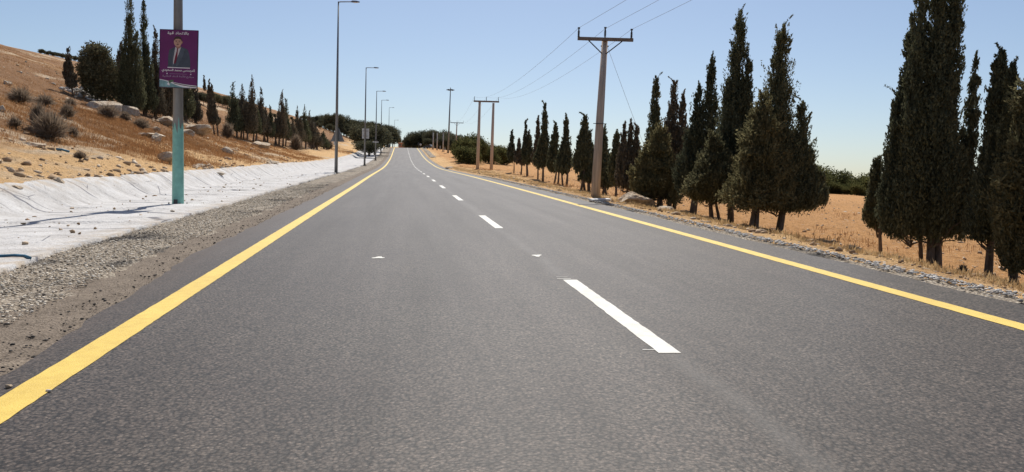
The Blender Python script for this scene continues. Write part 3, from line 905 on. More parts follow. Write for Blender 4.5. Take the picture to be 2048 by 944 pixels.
def cypress_at(name, base, spires, stems, mat, seed, label, group, leaf, ncl, k=11, rag=.25, out=.55, skirt=None, cat='cypress', nbr=0, lean=.5):
    """spires and stems in metres relative to base"""
    r = np.random.default_rng(seed)
    e = empty(name, base, label, cat, group)
    tot = sum(s[4] * (s[3] - s[2]) for s in spires)
    Q = []
    for s in spires:
        sh = max(.06, s[4] * (s[3] - s[2]) / tot)
        Q.append(spire_clumps(s, int(ncl * sh), k, leaf, r, rag, 0, out))
        Q.append(core_quads(s))
        if mat == 'juniper':
            for _ in range(max(5, int(30 * sh))):
                t = .03 + .72 * r.random() ** 1.2; a = r.random() * 6.283
                pr = float(prof(np.array(t), s[0] * 5)) * s[4] * (.85 + .3 * r.random()); q = (.16 + .20 * r.random()) * s[4] + .10
                Q.append(lobe_clumps((s[0] + math.cos(a) * pr, s[1] + math.sin(a) * pr, s[2] + t * (s[3] - s[2])), (q * 1.25, q * 1.25, q * .7), 34, 11, leaf * .9, r))
        if nbr: Q.append(branchlets(s, max(3, int(nbr * sh)), leaf, r, lean))
    fast_quads('crown', np.concatenate(Q), M[mat], e)
    mb = MB()
    for (x0, y0, x1, y1, z1, r0) in stems:
        trunk_mesh(mb, (x0, y0, 0), (x1, y1, z1), r0, r0 * .35, r)
    if nbr >= 46:
        zb = min(s_[2] for s_ in spires); x_, y_ = stems[0][0] * .5 + spires[0][0] * .5, spires[0][1] * .5
        wide = max(s_[4] for s_ in spires)
        for _ in range(9):
            a = r.random() * 6.283; z_ = zb * (.72 + .5 * r.random()); l_ = wide * (.7 + .7 * r.random())
            c1, s1 = math.cos(a) * l_, math.sin(a) * l_
            tube(mb, [(x_, y_, z_), (x_ + c1 * .5, y_ + s1 * .5, z_ + .05 + .15 * r.random()), (x_ + c1, y_ + s1, z_ + .15 + .35 * r.random())], [.022, .014, .006], 5, False)
    mb.build('trunk', M['bark'], e)
    return e
def cy(px, py, spires_px, stems_px, mat, seed, label, group, ncl=900, leaf=.16, rag=.25, out=.55, dy=0.0, k=16, Y=None, ex=.8, U=8.6):
    EX[0] = ex
    """spires in picture units relative to the trunk foot: (x, top row, bottom row, half width)"""
    b = hit(px, py) if Y is None else hat(px, Y)
    if group == GR: b = hu(px, py, U)
    kk = (b[1]) / F
    r = np.random.default_rng(seed + 500)
    sp_ = []
    for (sx, st, sb, hw) in spires_px:
        pt = at(sx, st, b[1]); pb = at(sx, sb, b[1])
        sp_.append((pt[0] * .5 + pb[0] * .5 - b[0], float(r.normal(0, .22)) * hw * kk, pb[2] - b[2], pt[2] - b[2], hw * kk))
    st_ = []
    for (sx, hw) in stems_px:
        ctr = sp_[0]
        x0 = (sx - px) * kk
        st_.append((x0, 0, .35 * x0 + .65 * ctr[0], ctr[1], max(1.0, ctr[2] + .45 * (ctr[3] - ctr[2])), hw * kk))
    return cypress_at('cypress_tree', b, sp_, st_, mat, seed, label, group, leaf, max(140, int(ncl * .55)), k + (8 if b[1] < 40 else 0), rag, out, nbr=(70 if b[1] < 26 else 46) if b[1] < 48 else (20 if b[1] < 75 else 10), lean=.95 if mat == 'juniper' else .55)

GR = 'cypresses along the right roadside'
# the four trunks nearest the camera on the right
cy(1762, 515, [(1752, 312, 458, 15), (1766, 380, 465, 12)], [(1762, 5)], 'cypress', 101, 'small slim cypress at the left of the nearest right group', GR, 1100, .07, k=22, ex=.55)
cy(1843, 538, [(1815, 45, 475, 26), (1787, 180, 470, 22), (1795, 290, 478, 22), (1832, 210, 480, 26)], [(1843, 5)], 'cypress', 102, 'cypress with a thin trunk just left of the thickest trunk', GR, 3000, .08, .34, k=24, ex=.5)
cy(1866, 546, [(1862, 40, 484, 46), (1832, -130, 470, 25), (1864, -150, 480, 27), (1895, -135, 478, 27), (1938, 112, 475, 18), (1915, 260, 484, 26)], [(1860, 10), (1876, 10)], 'cypress', 103, 'tallest many topped cypress with the thick double trunk on the right', GR, 5600, .085, .32, k=24, ex=.58)
cy(1975, 566, [(1985, 98, 480, 27), (1970, 330, 482, 30)], [(1975, 10)], 'cypress', 104, 'pointed cypress second from the right edge of the view', GR, 2800, .08, .3, k=24, ex=.6)
cy(2028, 574, [(2016, 125, 478, 17), (2036, 260, 498, 30)], [(2028, 11)], 'cypress', 105, 'dark cypress with a straight trunk nearest the right edge', GR, 2600, .08, .3, k=24, ex=.6)
cy(2082, 592, [(2078, 40, 515, 46), (2050, 160, 548, 32)], [(2082, 12)], 'juniper', 106, 'olive green cypress cut by the right edge of the view', GR, 3600, .08, .36, .8, k=24, ex=.6)
# middle group
cy(1557, 464, [(1560, 40, 425, 44), (1602, 195, 425, 30), (1618, 290, 420, 26), (1570, 250, 428, 66), (1640, 345, 410, 14)], [(1557, 9)], 'cypress', 111, 'broad based cypress at the right end of the middle group', GR, 3600, .095, .44, .8, k=26, ex=.92, U=9.1)
cy(1505, 456, [(1522, 180, 415, 46), (1500, 270, 412, 44), (1545, 265, 418, 36)], [(1500, 6), (1512, 6)], 'juniper', 112, 'bushy brownish cypress with two stems beside the broad based one', GR, 2600, .10, .5, 1.0, k=26, ex=.92, U=8.0)
cy(1462, 447, [(1474, 18, 395, 36), (1452, 150, 390, 30), (1494, 110, 300, 18)], [(1462, 8)], 'cypress', 113, 'tall ragged cypress with a hooked tip in the middle group', GR, 2600, .10, .44, .7, k=26, ex=.92, U=8.9)
cy(1424, 445, [(1424, 262, 405, 38), (1400, 320, 400, 24), (1446, 310, 405, 28)], [(1424, 6), (1440, 4)], 'juniper', 114, 'low bushy olive cypress with a forked trunk in the middle group', GR, 2000, .10, .55, 1.1, k=26, ex=.92, U=8.0)
cy(1385, 431, [(1416, 112, 390, 24), (1396, 165, 395, 26), (1378, 250, 395, 22)], [(1385, 9)], 'cypress', 115, 'twin topped cypress left of the low bushy one', GR, 1900, .11, .44, .7, k=26, ex=.92)
cy(1341, 416, [(1345, 160, 390, 20), (1361, 185, 390, 17), (1330, 235, 395, 26)], [(1338, 6), (1348, 5)], 'cypress_dry', 116, 'cypress with two slender tops behind the pale wedge rock', GR, 1700, .12, .44, .7, k=26, ex=.92, U=8.9)
cy(1300, 408, [(1308, 152, 385, 19), (1310, 240, 395, 32), (1283, 300, 392, 26)], [(1298, 5), (1306, 5)], 'cypress', 117, 'sharp spired cypress above the large rock mound', GR, 1700, .13, .40, .6, k=26, ex=.92)
cy(1320, 412, [(1318, 245, 396, 30), (1290, 292, 394, 24), (1336, 300, 398, 20)], [(1316, 4), (1324, 4)], 'juniper', 129, 'bushy olive cypress between the sharp spired one and the two slender tops', GR, 1700, .12, .5, 1.0, k=26, ex=.7, U=8.1)
cy(1258, 388, [(1246, 248, 375, 13), (1260, 242, 375, 12), (1272, 250, 372, 13), (1262, 300, 380, 24)], [(1250, 3), (1264, 3)], 'cypress_dry', 118, 'thin three topped cypress just right of the wooden pole', GR, 1300, .18)
cy(1232, 384, [(1232, 262, 370, 12)], [(1232, 3)], 'cypress', 119, 'single thin cypress close to the right side of the wooden pole', GR, 700, .18)
cy(1207, 382, [(1207, 252, 372, 15), (1214, 300, 376, 16)], [(1205, 3), (1213, 3)], 'cypress', 120, 'cypress standing directly behind the wooden pole', GR, 900, .19)
cy(1172, 376, [(1169, 228, 345, 16), (1160, 260, 350, 13), (1178, 262, 350, 13), (1180, 320, 365, 24)], [(1162, 3), (1170, 3), (1178, 4)], 'cypress', 121, 'wide clump of cypress just left of the wooden pole', GR, 1500, .20)
cy(1130, 373, [(1131, 230, 345, 11), (1128, 275, 348, 14)], [(1126, 2.5), (1133, 3)], 'cypress', 122, 'second cypress left of the wooden pole, with a notched side', GR, 1000, .22)
cy(1110, 367, [(1110, 245, 344, 11), (1103, 270, 344, 8)], [(1108, 2.5), (1116, 2.5)], 'cypress', 123, 'third cypress left of the wooden pole, with a curled top', GR, 800, .22)
cy(1086, 357, [(1088, 206, 335, 11), (1082, 270, 338, 12)], [(1086, 3)], 'cypress', 124, 'tallest spire of the short row between twin poles and wooden pole', GR, 900, .22)
cy(1075, 351, [(1075, 234, 330, 7), (1073, 275, 332, 9)], [(1076, 2)], 'cypress_dry', 125, 'thin knobbly cypress left of the tallest spire of that row', GR, 600, .22)
cy(1056, 346, [(1050, 240, 325, 6), (1056, 262, 328, 11)], [(1055, 3)], 'cypress', 126, 'cypress with a needle top, third in the far right row', GR, 700, .24)
cy(1040, 343, [(1038, 278, 328, 8), (1046, 290, 330, 8)], [(1042, 2)], 'cypress_dry', 127, 'short stout cypress, second in the far right row', GR, 500, .24)
cy(1027, 340, [(1023, 262, 322, 7), (1025, 290, 325, 8)], [(1028, 1.5)], 'cypress', 128, 'blunt topped cypress nearest the twin poles', GR, 500, .24)

GL = 'cypresses on the left hillside'
cy(147, 191, [(136, 95, 165, 9), (143, 125, 178, 9)], [(147, 2)], 'cypress_dry', 201, 'small leaning cypress alone on the left hillside', GL, 700, .20)
cy(242, 212, [(241, 82, 205, 15)], [(242, 3)], 'cypress_dry', 203, 'slim grey cypress between the dark round tree and the tall cypresses', GL, 900, .20)
cy(263, 228, [(260, -25, 220, 19), (252, 80, 220, 16), (272, 60, 225, 20)], [(263, 5)], 'cypress', 204, 'tallest cypress of the left cluster, cut by the top of the view', GL, 2400, .19)
cy(290, 234, [(286, -5, 225, 15), (296, 90, 228, 18)], [(290, 5)], 'cypress', 205, 'second tall cypress of the left cluster, beside its tallest', GL, 1700, .19)
cy(311, 240, [(310, 55, 230, 13), (317, 130, 235, 16)], [(311, 4)], 'cypress_dry', 206, 'open ragged cypress just left of the poster', GL, 1200, .20, .4)
cy(338, 243, [(334, 110, 235, 16), (346, 140, 238, 16)], [(338, 4)], 'cypress_dry', 207, 'cypress half hidden behind the poster', GL, 1000, .20)
cy(372, 245, [(369, 120, 240, 17)], [(372, 4)], 'cypress', 208, 'dark cypress behind the pole just below the poster', GL, 900, .20)
cy(391, 247, [(388, 165, 243, 12), (396, 190, 243, 9)], [(391, 4)], 'cypress_dry', 209, 'cypress standing right of the poster pole', GL, 900, .20)
cy(432, 270, [(424, 168, 245, 9), (418, 160, 205, 5), (409, 152, 182, 3.5), (430, 215, 250, 14)], [(429, 2), (436, 2)], 'cypress_dry', 210, 'bent topped cypress at the left end of the hillside row', GL, 900, .22)
row = [(474, 276, 466, 165, 10, 262, 'pointed'), (482, 276, 482, 170, 11, 258, 'full'), (495, 283, 503, 152, 10, 262, 'tallest'), (506, 284, 514, 215, 8, 265, 'hidden'),
       (513, 284, 522, 176, 8, 264, 'needle topped'), (527, 285, 531, 215, 8, 266, 'plain'), (535, 287, 541, 212, 6, 270, 'thin'), (549, 290, 553, 228, 8, 272, 'stout'),
       (558, 293, 563, 181, 7, 274, 'spear like'), (566, 294, 572, 197, 7, 275, 'forked'), (585, 296, 583, 238, 9, 278, 'bushy'), (599, 297, 595, 213, 7, 280, 'narrow'),
       (611, 298, 609, 211, 7, 282, 'needle shaped'), (623, 299, 619, 222, 7, 284, 'grey'), (634, 300, 630, 246, 8, 288, 'low'), (649, 299, 646, 262, 8, 292, 'shortest')]
words = ['second', 'third', 'fourth', 'fifth', 'sixth', 'seventh', 'eighth', 'ninth', 'tenth', 'eleventh', 'twelfth', 'thirteenth', 'fourteenth', 'fifteenth', 'sixteenth', 'last']
for i, (bx, by, tx, ty, hw, cb, adj) in enumerate(row):
    cy(bx, by, [(tx, ty, cb, hw * 1.3), ((tx + bx) / 2 + 3, ty + .30 * (cb - ty), cb + 3, hw * 1.75), (bx - 3, ty + .42 * (cb - ty), cb + 4, hw * 1.6)], [(bx, 2.2), (bx + 5, 1.8)] if i % 2 else [(bx, 2.4)], 'cypress_dry' if i % 3 else 'cypress', 220 + i,
       '%s cypress, %s from the left in the row along the hillside' % (adj, words[i]), GL, 900, .20)

def broad_at(name, base, lobes, mat, seed, label, cat, group, leaf, ncl, trunk=True, k=8, tr=.16):
    r = np.random.default_rng(seed)
    e = empty(name, base, label, cat, group)
    tot = sum(l[3] * l[5] for l in lobes)
    Q = [lobe_clumps(l[:3], l[3:6], max(8, int(ncl * l[3] * l[5] / tot)), k, leaf, r) for l in lobes]
    fast_quads('crown', np.concatenate(Q), M[mat], e)
    if trunk:
        mb = MB()
        top = lobes[0]
        trunk_mesh(mb, (0, 0, 0), (top[0] * .6, top[1] * .6, top[2]), tr, tr * .5, r)
        for l in lobes[1:4]:
            tube(mb, [(top[0] * .3, top[1] * .3, top[2] * .5), (l[0] * .6, l[1] * .6, l[2] * .8), (l[0], l[1], l[2])], [tr * .5, tr * .35, tr * .15], 6)
        mb.build('trunk', M['bark'], e)
    return e
def rand_lobes(seed, H, Rr, nl=7, low=.35):
    r = np.random.default_rng(seed)
    L = [(0, 0, H * (.5 + low * .4), Rr * .72, Rr * .72, H * (.40 - low * .12))]
    for i in range(nl):
        a = 6.283 * (i + r.random()) / nl; q = Rr * (.35 + .35 * r.random())
        zz = H * (low + (.86 - low) * r.random())
        s = Rr * (.32 + .25 * r.random())
        L.append((q * math.cos(a), q * math.sin(a), zz, s, s, s * .8 * H / (2 * Rr) + .2))
    return L
# the dark round tree of the left cluster
b = hit(193, 203); kk = b[1] / F
broad_at('round_tree', b, [(x * kk, yv, z * kk, rx * kk, rx * kk, rz * kk) for x, yv, z, rx, rz in
         [(0, 0, 45, 26, 36), (-16, .4, 90, 15, 14), (8, -.3, 95, 18, 13), (20, .2, 60, 16, 26), (-12, -.5, 55, 17, 30), (14, .5, 25, 18, 24), (-4, 0, 100, 14, 9)]],
         'pine', 301, 'dark round crowned tree left of the tall cypress cluster', 'tree', None, .22, 1900)

# dry thorn bushes
def thorn(px, py, wpx, hpx, seed, label, mat='twig', nt=420):
    b = hit(px, py); kk = b[1] / F
    r = np.random.default_rng(seed)
    n = nt
    rx, h = wpx * kk / 2, hpx * kk
    a = r.random(n) * 6.283; el = .25 + 1.25 * r.random(n) ** .8
    q = (.55 + .5 * r.random(n))
    tip = np.stack([np.cos(a) * np.cos(el) * rx * q * 1.1, np.sin(a) * np.cos(el) * rx * q * .9, np.sin(el) * h * q], -1)
    Q = []
    wd = .012 + .00016 * b[1] * 2
    for s0, s1, sp2 in ((.05, .55, .06), (.45, 1.0, .12), (.5, .95, .25), (.6, 1.0, .3)):
        A = tip * s0 + r.normal(size=(n, 3)) * rx * .05; B = tip * s1 + r.normal(size=(n, 3)) * rx * sp2
        B[:, 2] = np.maximum(B[:, 2], .02)
        D = unit(B - A)
        Q.append(blades((A + B) / 2, D, np.linalg.norm(B - A, axis=1), np.full(n, wd * .6), r))
    o = fast_quads('dry_bush', np.concatenate(Q), M[mat])
    o.location = b
    return tag(o, label, 'bush', 'dry bushes on the left hillside')
thorn(100, 275, 78, 52, 1, 'large grey thorn bush low on the left hillside', nt=800)
thorn(76, 262, 40, 56, 2, 'tall brown weed just left of the large thorn bush')
thorn(135, 240, 34, 26, 3, 'round dark thorn bush right of the large one')
thorn(90, 212, 40, 16, 4, 'low dark bush above the large thorn bush')
thorn(40, 205, 56, 26, 5, 'brown wide bush at the left under the square boulder')
thorn(140, 212, 26, 16, 6, 'small bush under the leaning cypress')
thorn(215, 238, 44, 24, 7, 'dark bush in front of the long rounded outcrop')
thorn(250, 238, 24, 20, 8, 'small dark bush right of the long rounded outcrop')
thorn(30, 250, 26, 18, 9, 'small brown bush at the left side of the slope')
thorn(145, 272, 26, 22, 10, 'thin grey bush at the right foot of the large thorn bush')
thorn(160, 328, 26, 12, 11, 'dry tuft beside the blue pipe')
thorn(280, 258, 40, 18, 12, 'brown bush at the back of the layered ledge')
thorn(455, 276, 26, 32, 13, 'grey brown bush at the left foot of the cypress row', nt=700)
thorn(592, 302, 26, 32, 14, 'rounded grey brown bush under the middle of the cypress row', nt=700)
thorn(658, 300, 18, 20, 15, 'small grey bush at the right end of the cypress row')
thorn(628, 298, 30, 26, 16, 'bushy grey thicket between the last trunks of the row', nt=600)
o = thorn(1705, 508, 30, 9, 17, 'low brown weed on the right bank before the slim cypress'); o['group'] = 'dry bushes on the right bank'
o = thorn(1790, 526, 26, 10, 18, 'brown weed at the foot of the slim cypress on the right'); o['group'] = 'dry bushes on the right bank'
o = thorn(1925, 548, 18, 14, 19, 'dry weed between the thick double trunk and the pointed cypress'); o['group'] = 'dry bushes on the right bank'

# green bushes beyond the twin poles
GB = 'green bushes right of the road before the crest'
bl = [(928, 332, 272, 24, 'front green bush at the left, beside the far pole'), (948, 335, 272, 22, 'tall green bush straight behind the left twin pole'), (938, 336, 298, 26, 'low green bush in front of the tall ones'),
      (970, 336, 288, 24, 'green bush between the two twin poles'), (992, 338, 292, 20, 'green bush just right of the right twin pole'), (1008, 336, 300, 14, 'last small green bush before the far cypress row'),
      (915, 318, 290, 10, 'small olive bush left of the front green bush')]
for i, (px, py, ty, hw, lab) in enumerate(bl):
    b = hat(px, 150 + 6 * i if i != 2 else 140); kk = b[1] / F
    top = at(px, ty, b[1])[2] - b[2]
    broad_at('green_bush', b, rand_lobes(310 + i, max(2.5, top), hw * kk * 1.15, 8, .2), 'bush', 310 + i, lab, 'bush', GB, .34, 900, True, 8, .12)

# pine prototypes
protos = []
for i in range(5):
    H = 8.0
    pr = broad_at('pine_tree', (0, 0, 0), rand_lobes(330 + i, H, 2.9, 8, .42), 'pine', 330 + i, 'x', 'pine', None, .42, 620, True, 8, .2)
    protos.append(pr)
used = [False] * 5
prng = random.Random(5)
def pine(px, Y, H, label, group, widen=1.0):
    i = prng.randrange(5)
    p = hat(px, Y)
    s = H / 8.0
    sc = (s * widen * prng.uniform(.9, 1.2), s * widen * prng.uniform(.9, 1.2), s)
    rz = prng.uniform(0, 6.28)
    if not used[i]:
        used[i] = True
        o = protos[i]; o.location = p; o.rotation_euler = (0, 0, rz); o.scale = sc; o['label'] = label; o['group'] = group
        return o
    return dup(protos[i], p, rz, sc, label, group)
def wood(pairs, label, group):
    for px, Y, H, wd in pairs: pine(px, Y, H, label, group, wd)
# left ridge wood; the tops follow the skyline of the photograph
sk = [(500, 205), (540, 216), (575, 225), (610, 231), (640, 232), (670, 228), (700, 240), (740, 246), (760, 247), (778, 250), (790, 262), (797, 274)]
bl_x = [500, 540, 580, 620, 650, 690, 720, 745]; bl_y = [226, 236, 244, 254, 262, 272, 281, 288]
L = []
for j in range(4):
    for px in np.arange(508, 752, 6.2):
        q = px + prng.uniform(-3, 3)
        base = np.interp(q, bl_x, bl_y); ty = np.interp(q, [a for a, b_ in sk], [b_ for a, b_ in sk])
        row_b = base - (base - ty) * .27 * j + prng.uniform(-2, 2)
        row_t = ty + (3 - j) * (base - ty) * .16 + prng.uniform(-1, 7)
        g = hit(q, row_b)
        if g is None or g[1] > 320: g = hat(q, 286 + prng.uniform(-8, 12))
        H = at(q, row_t, g[1])[2] - g[2]
        if H > 1.2: L.append((q, g[1], min(H, 11), 1.0))
for px in np.arange(750, 787, 5.0):
    for Y in (290, 310):
        g = hat(px, Y); H = at(px, np.interp(px, [a for a, b_ in sk], [b_ for a, b_ in sk]) + prng.uniform(0, 8), Y)[2] - g[2]
        if H > 1.5: L.append((px, Y, min(H, 12), .9))
wood(L, 'dark pine among many in the wood on the left ridge by the road crest', 'pines of the left ridge wood')
L = []
for px in np.arange(392, 500, 7.5):
    g = hit(px, np.interp(px, [390, 430, 470, 500], [207, 213, 218, 228]) + prng.uniform(-3, 3)); Y = g[1]
    ty = np.interp(px, [390, 430, 470, 500], [182, 186, 196, 210]) + prng.uniform(0, 5)
    H = at(px, ty, Y)[2] - g[2]
    if H > 1.5: L.append((px, Y, min(H, 6), 1.2))
wood(L, 'small grey green pine in the band across the hillside behind the cypress row', 'pines of the hillside band')
L = []
for px in np.concatenate([[80, 84], np.arange(90, 176, 4.5)]):
    q = px + prng.uniform(-2, 2)
    ty = np.interp(q, [80, 100, 120, 150, 176], [104, 112, 117, 118, 128]) + prng.uniform(0, 7)
    Y = 240 + prng.uniform(-10, 6); g = hat(q, Y); H = at(q, ty, Y)[2] - g[2]
    L.append((q, Y, max(1.6, min(H, 6)), prng.uniform(.9, 1.4)))
wood(L, 'tiny dark pine on the skyline of the left hill', 'pines on the left skyline')
# trees at the road beyond the ditch
for px, Y, ty, wd, lab in ((738, 190, 252, 1.5, 'dark dense tree behind the white panel on the third lamp post'), (750, 200, 256, 1.4, 'brownish tree above the plate sign by the ditch'),
                           (762, 225, 262, 1.3, 'dark tree behind the second white panel by the ditch'), (731, 175, 282, 1.9, 'low dark tree at the end of the orange slope')):
    g = hat(px, Y); H = at(px, ty, Y)[2] - g[2]
    pine(px, Y, max(H, 3), lab, 'trees along the ditch near the crest', wd)
# right wood beyond the crest
sk = [(798, 284), (805, 276), (815, 266), (822, 261), (860, 260), (885, 262), (912, 268), (925, 276), (960, 280)]
L = []
for px in np.arange(815, 962, 6.5):
    for Y in (318 + prng.uniform(-8, 8), 352 + prng.uniform(-10, 10)):
        q = px + prng.uniform(-3, 3)
        ty = np.interp(q, [a for a, b_ in sk], [b_ for a, b_ in sk]) + prng.uniform(0, 10)
        g = hat(q, Y); H = at(q, ty, Y)[2] - g[2]
        if q < 826: H *= .85
        L.append((q, Y, max(3, min(H, 15)), .85))
for px in np.arange(850, 915, 9.0):
    g = hat(px, 285); H = at(px, 278 + prng.uniform(-4, 6), 285)[2] - g[2]
    L.append((px + 4, 285, max(3, H), 1.3))
L += [(800, 470, 5.0, .5), (807, 462, 4.5, .6), (796, 455, 6.5, .8), (818, 460, 6.0, .9)]
wood(L, 'dark pine among many in the wood right of the road crest', 'pines of the right wood')
L = []
for px in np.arange(1000, 1190, 13.0):
    Y = 205 + prng.uniform(-12, 12); g = hat(px, Y)
    H = at(px, np.interp(px, [1000, 1050, 1150, 1190], [298, 312, 318, 335]) + prng.uniform(0, 8), Y)[2] - g[2]
    L.append((px, Y, max(2.5, min(H, 8)), 1.3))
wood(L, 'dark tree showing between the cypresses of the right roadside', 'trees behind the far right row')
# green tree line beyond the field
hp = [broad_at('hedge_tree', (0, 0, 0), rand_lobes(350 + i, 3.6, 2.4, 7, .15), 'bush', 350 + i, 'x', 'tree', None, .34, 420, True, 8, .12) for i in range(3)]
hu = [False] * 3
lab = 'green tree in the line along the far edge of the orange field'
for px in np.arange(1200, 2150, 9.0):
    for Y, dy in ((172, 0), (190, 4)):
        i = prng.randrange(3)
        p = hat(px + prng.uniform(-4, 4), Y + prng.uniform(-5, 5))
        s = prng.choice((.5, .65, .8, .95, 1.1, 1.4)) * prng.uniform(.85, 1.1) * (1.1 if Y > 180 else .85)
        if not hu[i]:
            hu[i] = True; o = hp[i]; o.location = p; o.scale = (s * 1.1, s * 1.1, s); o['label'] = lab; o['group'] = 'tree line beyond the field'
        else:
            dup(hp[i], p, prng.uniform(0, 6), (s * 1.15, s * 1.15, s), lab, 'tree line beyond the field')

# ------------------------------------------------------------------ lamp posts
GLAMP = 'lamp posts along the paved ditch'
def lamp(base, H, arm, label, paint=False, r0=.17, r1=.075):
    e = empty('street_lamp', base, label, 'street lamp', GLAMP)
    mb = MB(); tube(mb, [(0, 0, -.3), (0, 0, H * .5), (0, 0, H)], [r0, (r0 + r1) / 2, r1], 16); mb.build('pole', M['steel'], e)
    mb = MB(); box(mb, (0, 0, .02), (.52, .52, .04))
    for a in range(4):
        tube(mb, [(.2 * (-1) ** a, .2 * (-1) ** (a // 2), .03), (.2 * (-1) ** a, .2 * (-1) ** (a // 2), .10)], .022, 6)
    mb.build('base_plate', M['darksteel'], e, False)
    mb = MB(); tube(mb, [(0, 0, H - .12), (.12, 0, H - .03), (arm * .6, 0, H - .03), (arm * .66, 0, H - .03)], [.05, .05, .045, .045], 8); mb.build('arm', M['steel'], e)
    mb = MB()
    V = []
    for x, hw, zt, zb in ((arm * .6, .06, .05, -.05), (arm * .68, .15, .10, -.05), (arm * .85, .17, .08, -.06), (arm, .08, .02, -.05)):
        V += [(x, -hw, H - .03 + zb), (x, hw, H - .03 + zb), (x, hw * .6, H - .03 + zt), (x, -hw * .6, H - .03 + zt)]
    Fc = [(0, 1, 2, 3), (15, 14, 13, 12)]
    for k in range(3):
        for j in range(4):
            Fc.append((4 * k + j, 4 * k + 4 + j, 4 * k + 4 + (j + 1) % 4, 4 * k + (j + 1) % 4))
    mb.add(V, Fc)
    lu = mb.build('luminaire', M['steel'], e, False)
    mb = MB(); box(mb, (arm * .82, 0, H - .10), (arm * .22, .2, .03)); mb.build('lens', M['panel'], lu, False)
    if paint:
        mb = MB(); V = []; Fc = []; n = 28
        hh = [2.62 + .14 * math.sin(k * 1.9) + (.16 if k % 7 == 3 else 0) - (.22 if k % 9 == 5 else 0) for k in range(n)]
        for k in range(n):
            t = 6.2832 * k / n
            for z in (.04, 1.3, hh[k]):
                rr = r0 + (r1 - r0) * max(z, 0) / H + .004
                V.append((rr * math.cos(t), rr * math.sin(t), z))
        for k in range(n):
            j = (k + 1) % n
            for q in range(2): Fc.append((3 * k + q, 3 * j + q, 3 * j + q + 1, 3 * k + q + 1))
        mb.add(V, Fc); mb.build('paint_coat', M['mint'], e)
        mb = MB(); box(mb, (.03, -r0 - .004, .12), (.13, .02, .17)); mb.build('access_hatch', M['darksteel'], e, False)
    return e
RA = -.149                                            # across the road
p1 = hit(356, 411)
l1 = lamp(p1, 15.2, 2.1, 'nearest lamp post with a mint painted lower half carrying the poster', True, .18, .085)
def lamp_px(px, Y, topy, label):
    p = hat(px, Y)
    H = at(px + 3, topy, Y)[2] - p[2]
    o = lamp(p, H, 2.05, label, False, .16, .06)
    o.rotation_euler = (0, 0, RA)
    return o, p, H
L2, P2, H2 = lamp_px(672, 71, 3, 'grey lamp post with a triangular sign, second from the camera')
L3, P3, H3 = lamp_px(729, 119, 135, 'grey lamp post with a large white panel, third from the camera')
L4, P4, H4 = lamp_px(751, 160, 182, 'grey lamp post with the plate sign, fourth from the camera')
L5, P5, H5 = lamp_px(761.5, 205, 200, 'grey lamp post with a narrow white panel, fifth from the camera')
L6, P6, H6 = lamp_px(777, 296, 215, 'distant lamp post at the road crest with its arm against the sky')
L7, P7, H7 = lamp_px(788, 372, 240, 'farthest lamp post, rising beyond the road crest')
l1.rotation_euler = (0, 0, RA)

# triangular sign seen from behind on the second lamp post
def plate_poly(name, poly, th, m, parent=None):
    mb = MB(); n = len(poly)
    V = [(x, -th / 2, z) for x, z in poly] + [(x, th / 2, z) for x, z in poly]
    mb.add(V, [tuple(range(n)), tuple(reversed(range(n, 2 * n)))] + [(k, k + n, (k + 1) % n + n, (k + 1) % n) for k in range(n)])
    return mb.build(name, m, parent, False)
k2 = 71 / F
z2 = at(675, 283, 71)[2]
e = empty('triangular_sign', (P2[0] + .05, P2[1] + .22, z2), 'grey back of a triangular sign fixed behind the second lamp post', 'sign')
plate_poly('plate', [(-14 * k2, 0), (14 * k2, 0), (2.2 * k2, 27 * k2), (-2.2 * k2, 27 * k2)], .03, M['signback'], e)
mb = MB(); box(mb, (0, -.06, 6 * k2), (.5, .06, .05)); box(mb, (0, -.06, 17 * k2), (.34, .06, .05)); mb.build('bracket', M['steel'], e, False)
mb = MB(); box(mb, (-.26, -.08, -.12), (.13, .1, .18)); box(mb, (-.26, -.08, -.3), (.09, .08, .12)); mb.build('warning_light', M['panel'], e, False)
def panel_sign(P, x0, x1, y0, y1, px, Y, label):
    k = Y / F
    e = empty('white_panel', (P[0] + (.5 * (x0 + x1) - px) * k, Y + .24, at(px, y1, Y)[2]), label, 'sign')
    wd, h = (x1 - x0) * k, (y1 - y0) * k
    mb = MB(); box(mb, (0, 0, h / 2), (wd, .03, h)); mb.build('board', M['panel'], e, False)
    mb = MB(); box(mb, (0, -.05, h * .25), (wd * .8, .05, .05)); box(mb, (0, -.05, h * .75), (wd * .8, .05, .05)); mb.build('bracket', M['steel'], e, False)
    return e
panel_sign(P3, 723, 737, 257, 277, 729.5, 119, 'large white panel seen from behind on the third lamp post')
panel_sign(P5, 758.5, 764, 275.5, 287, 761.5, 205, 'narrow white panel on the fifth lamp post')
panel_sign(P7, 785.5, 790, 280, 288, 788, 372, 'small grey panel low on the farthest lamp post')
k4 = 160 / F
e = empty('plate_sign', (P4[0], P4[1] - .22, at(751, 285, 160)[2]), 'double horizontal plate sign fixed to the fourth lamp post', 'sign')
mb = MB(); box(mb, (0, 0, .10), (1.25, .04, .2)); mb.build('lower_plate', M['panel'], e, False)
mb = MB(); box(mb, (.02, 0, .38), (.75, .04, .2)); mb.build('upper_plate', M['darksteel'], e, False)
mb = MB(); box(mb, (0, 0, .95), (.24, .04, .5)); mb.build('top_plate', M['signback'], e, False)

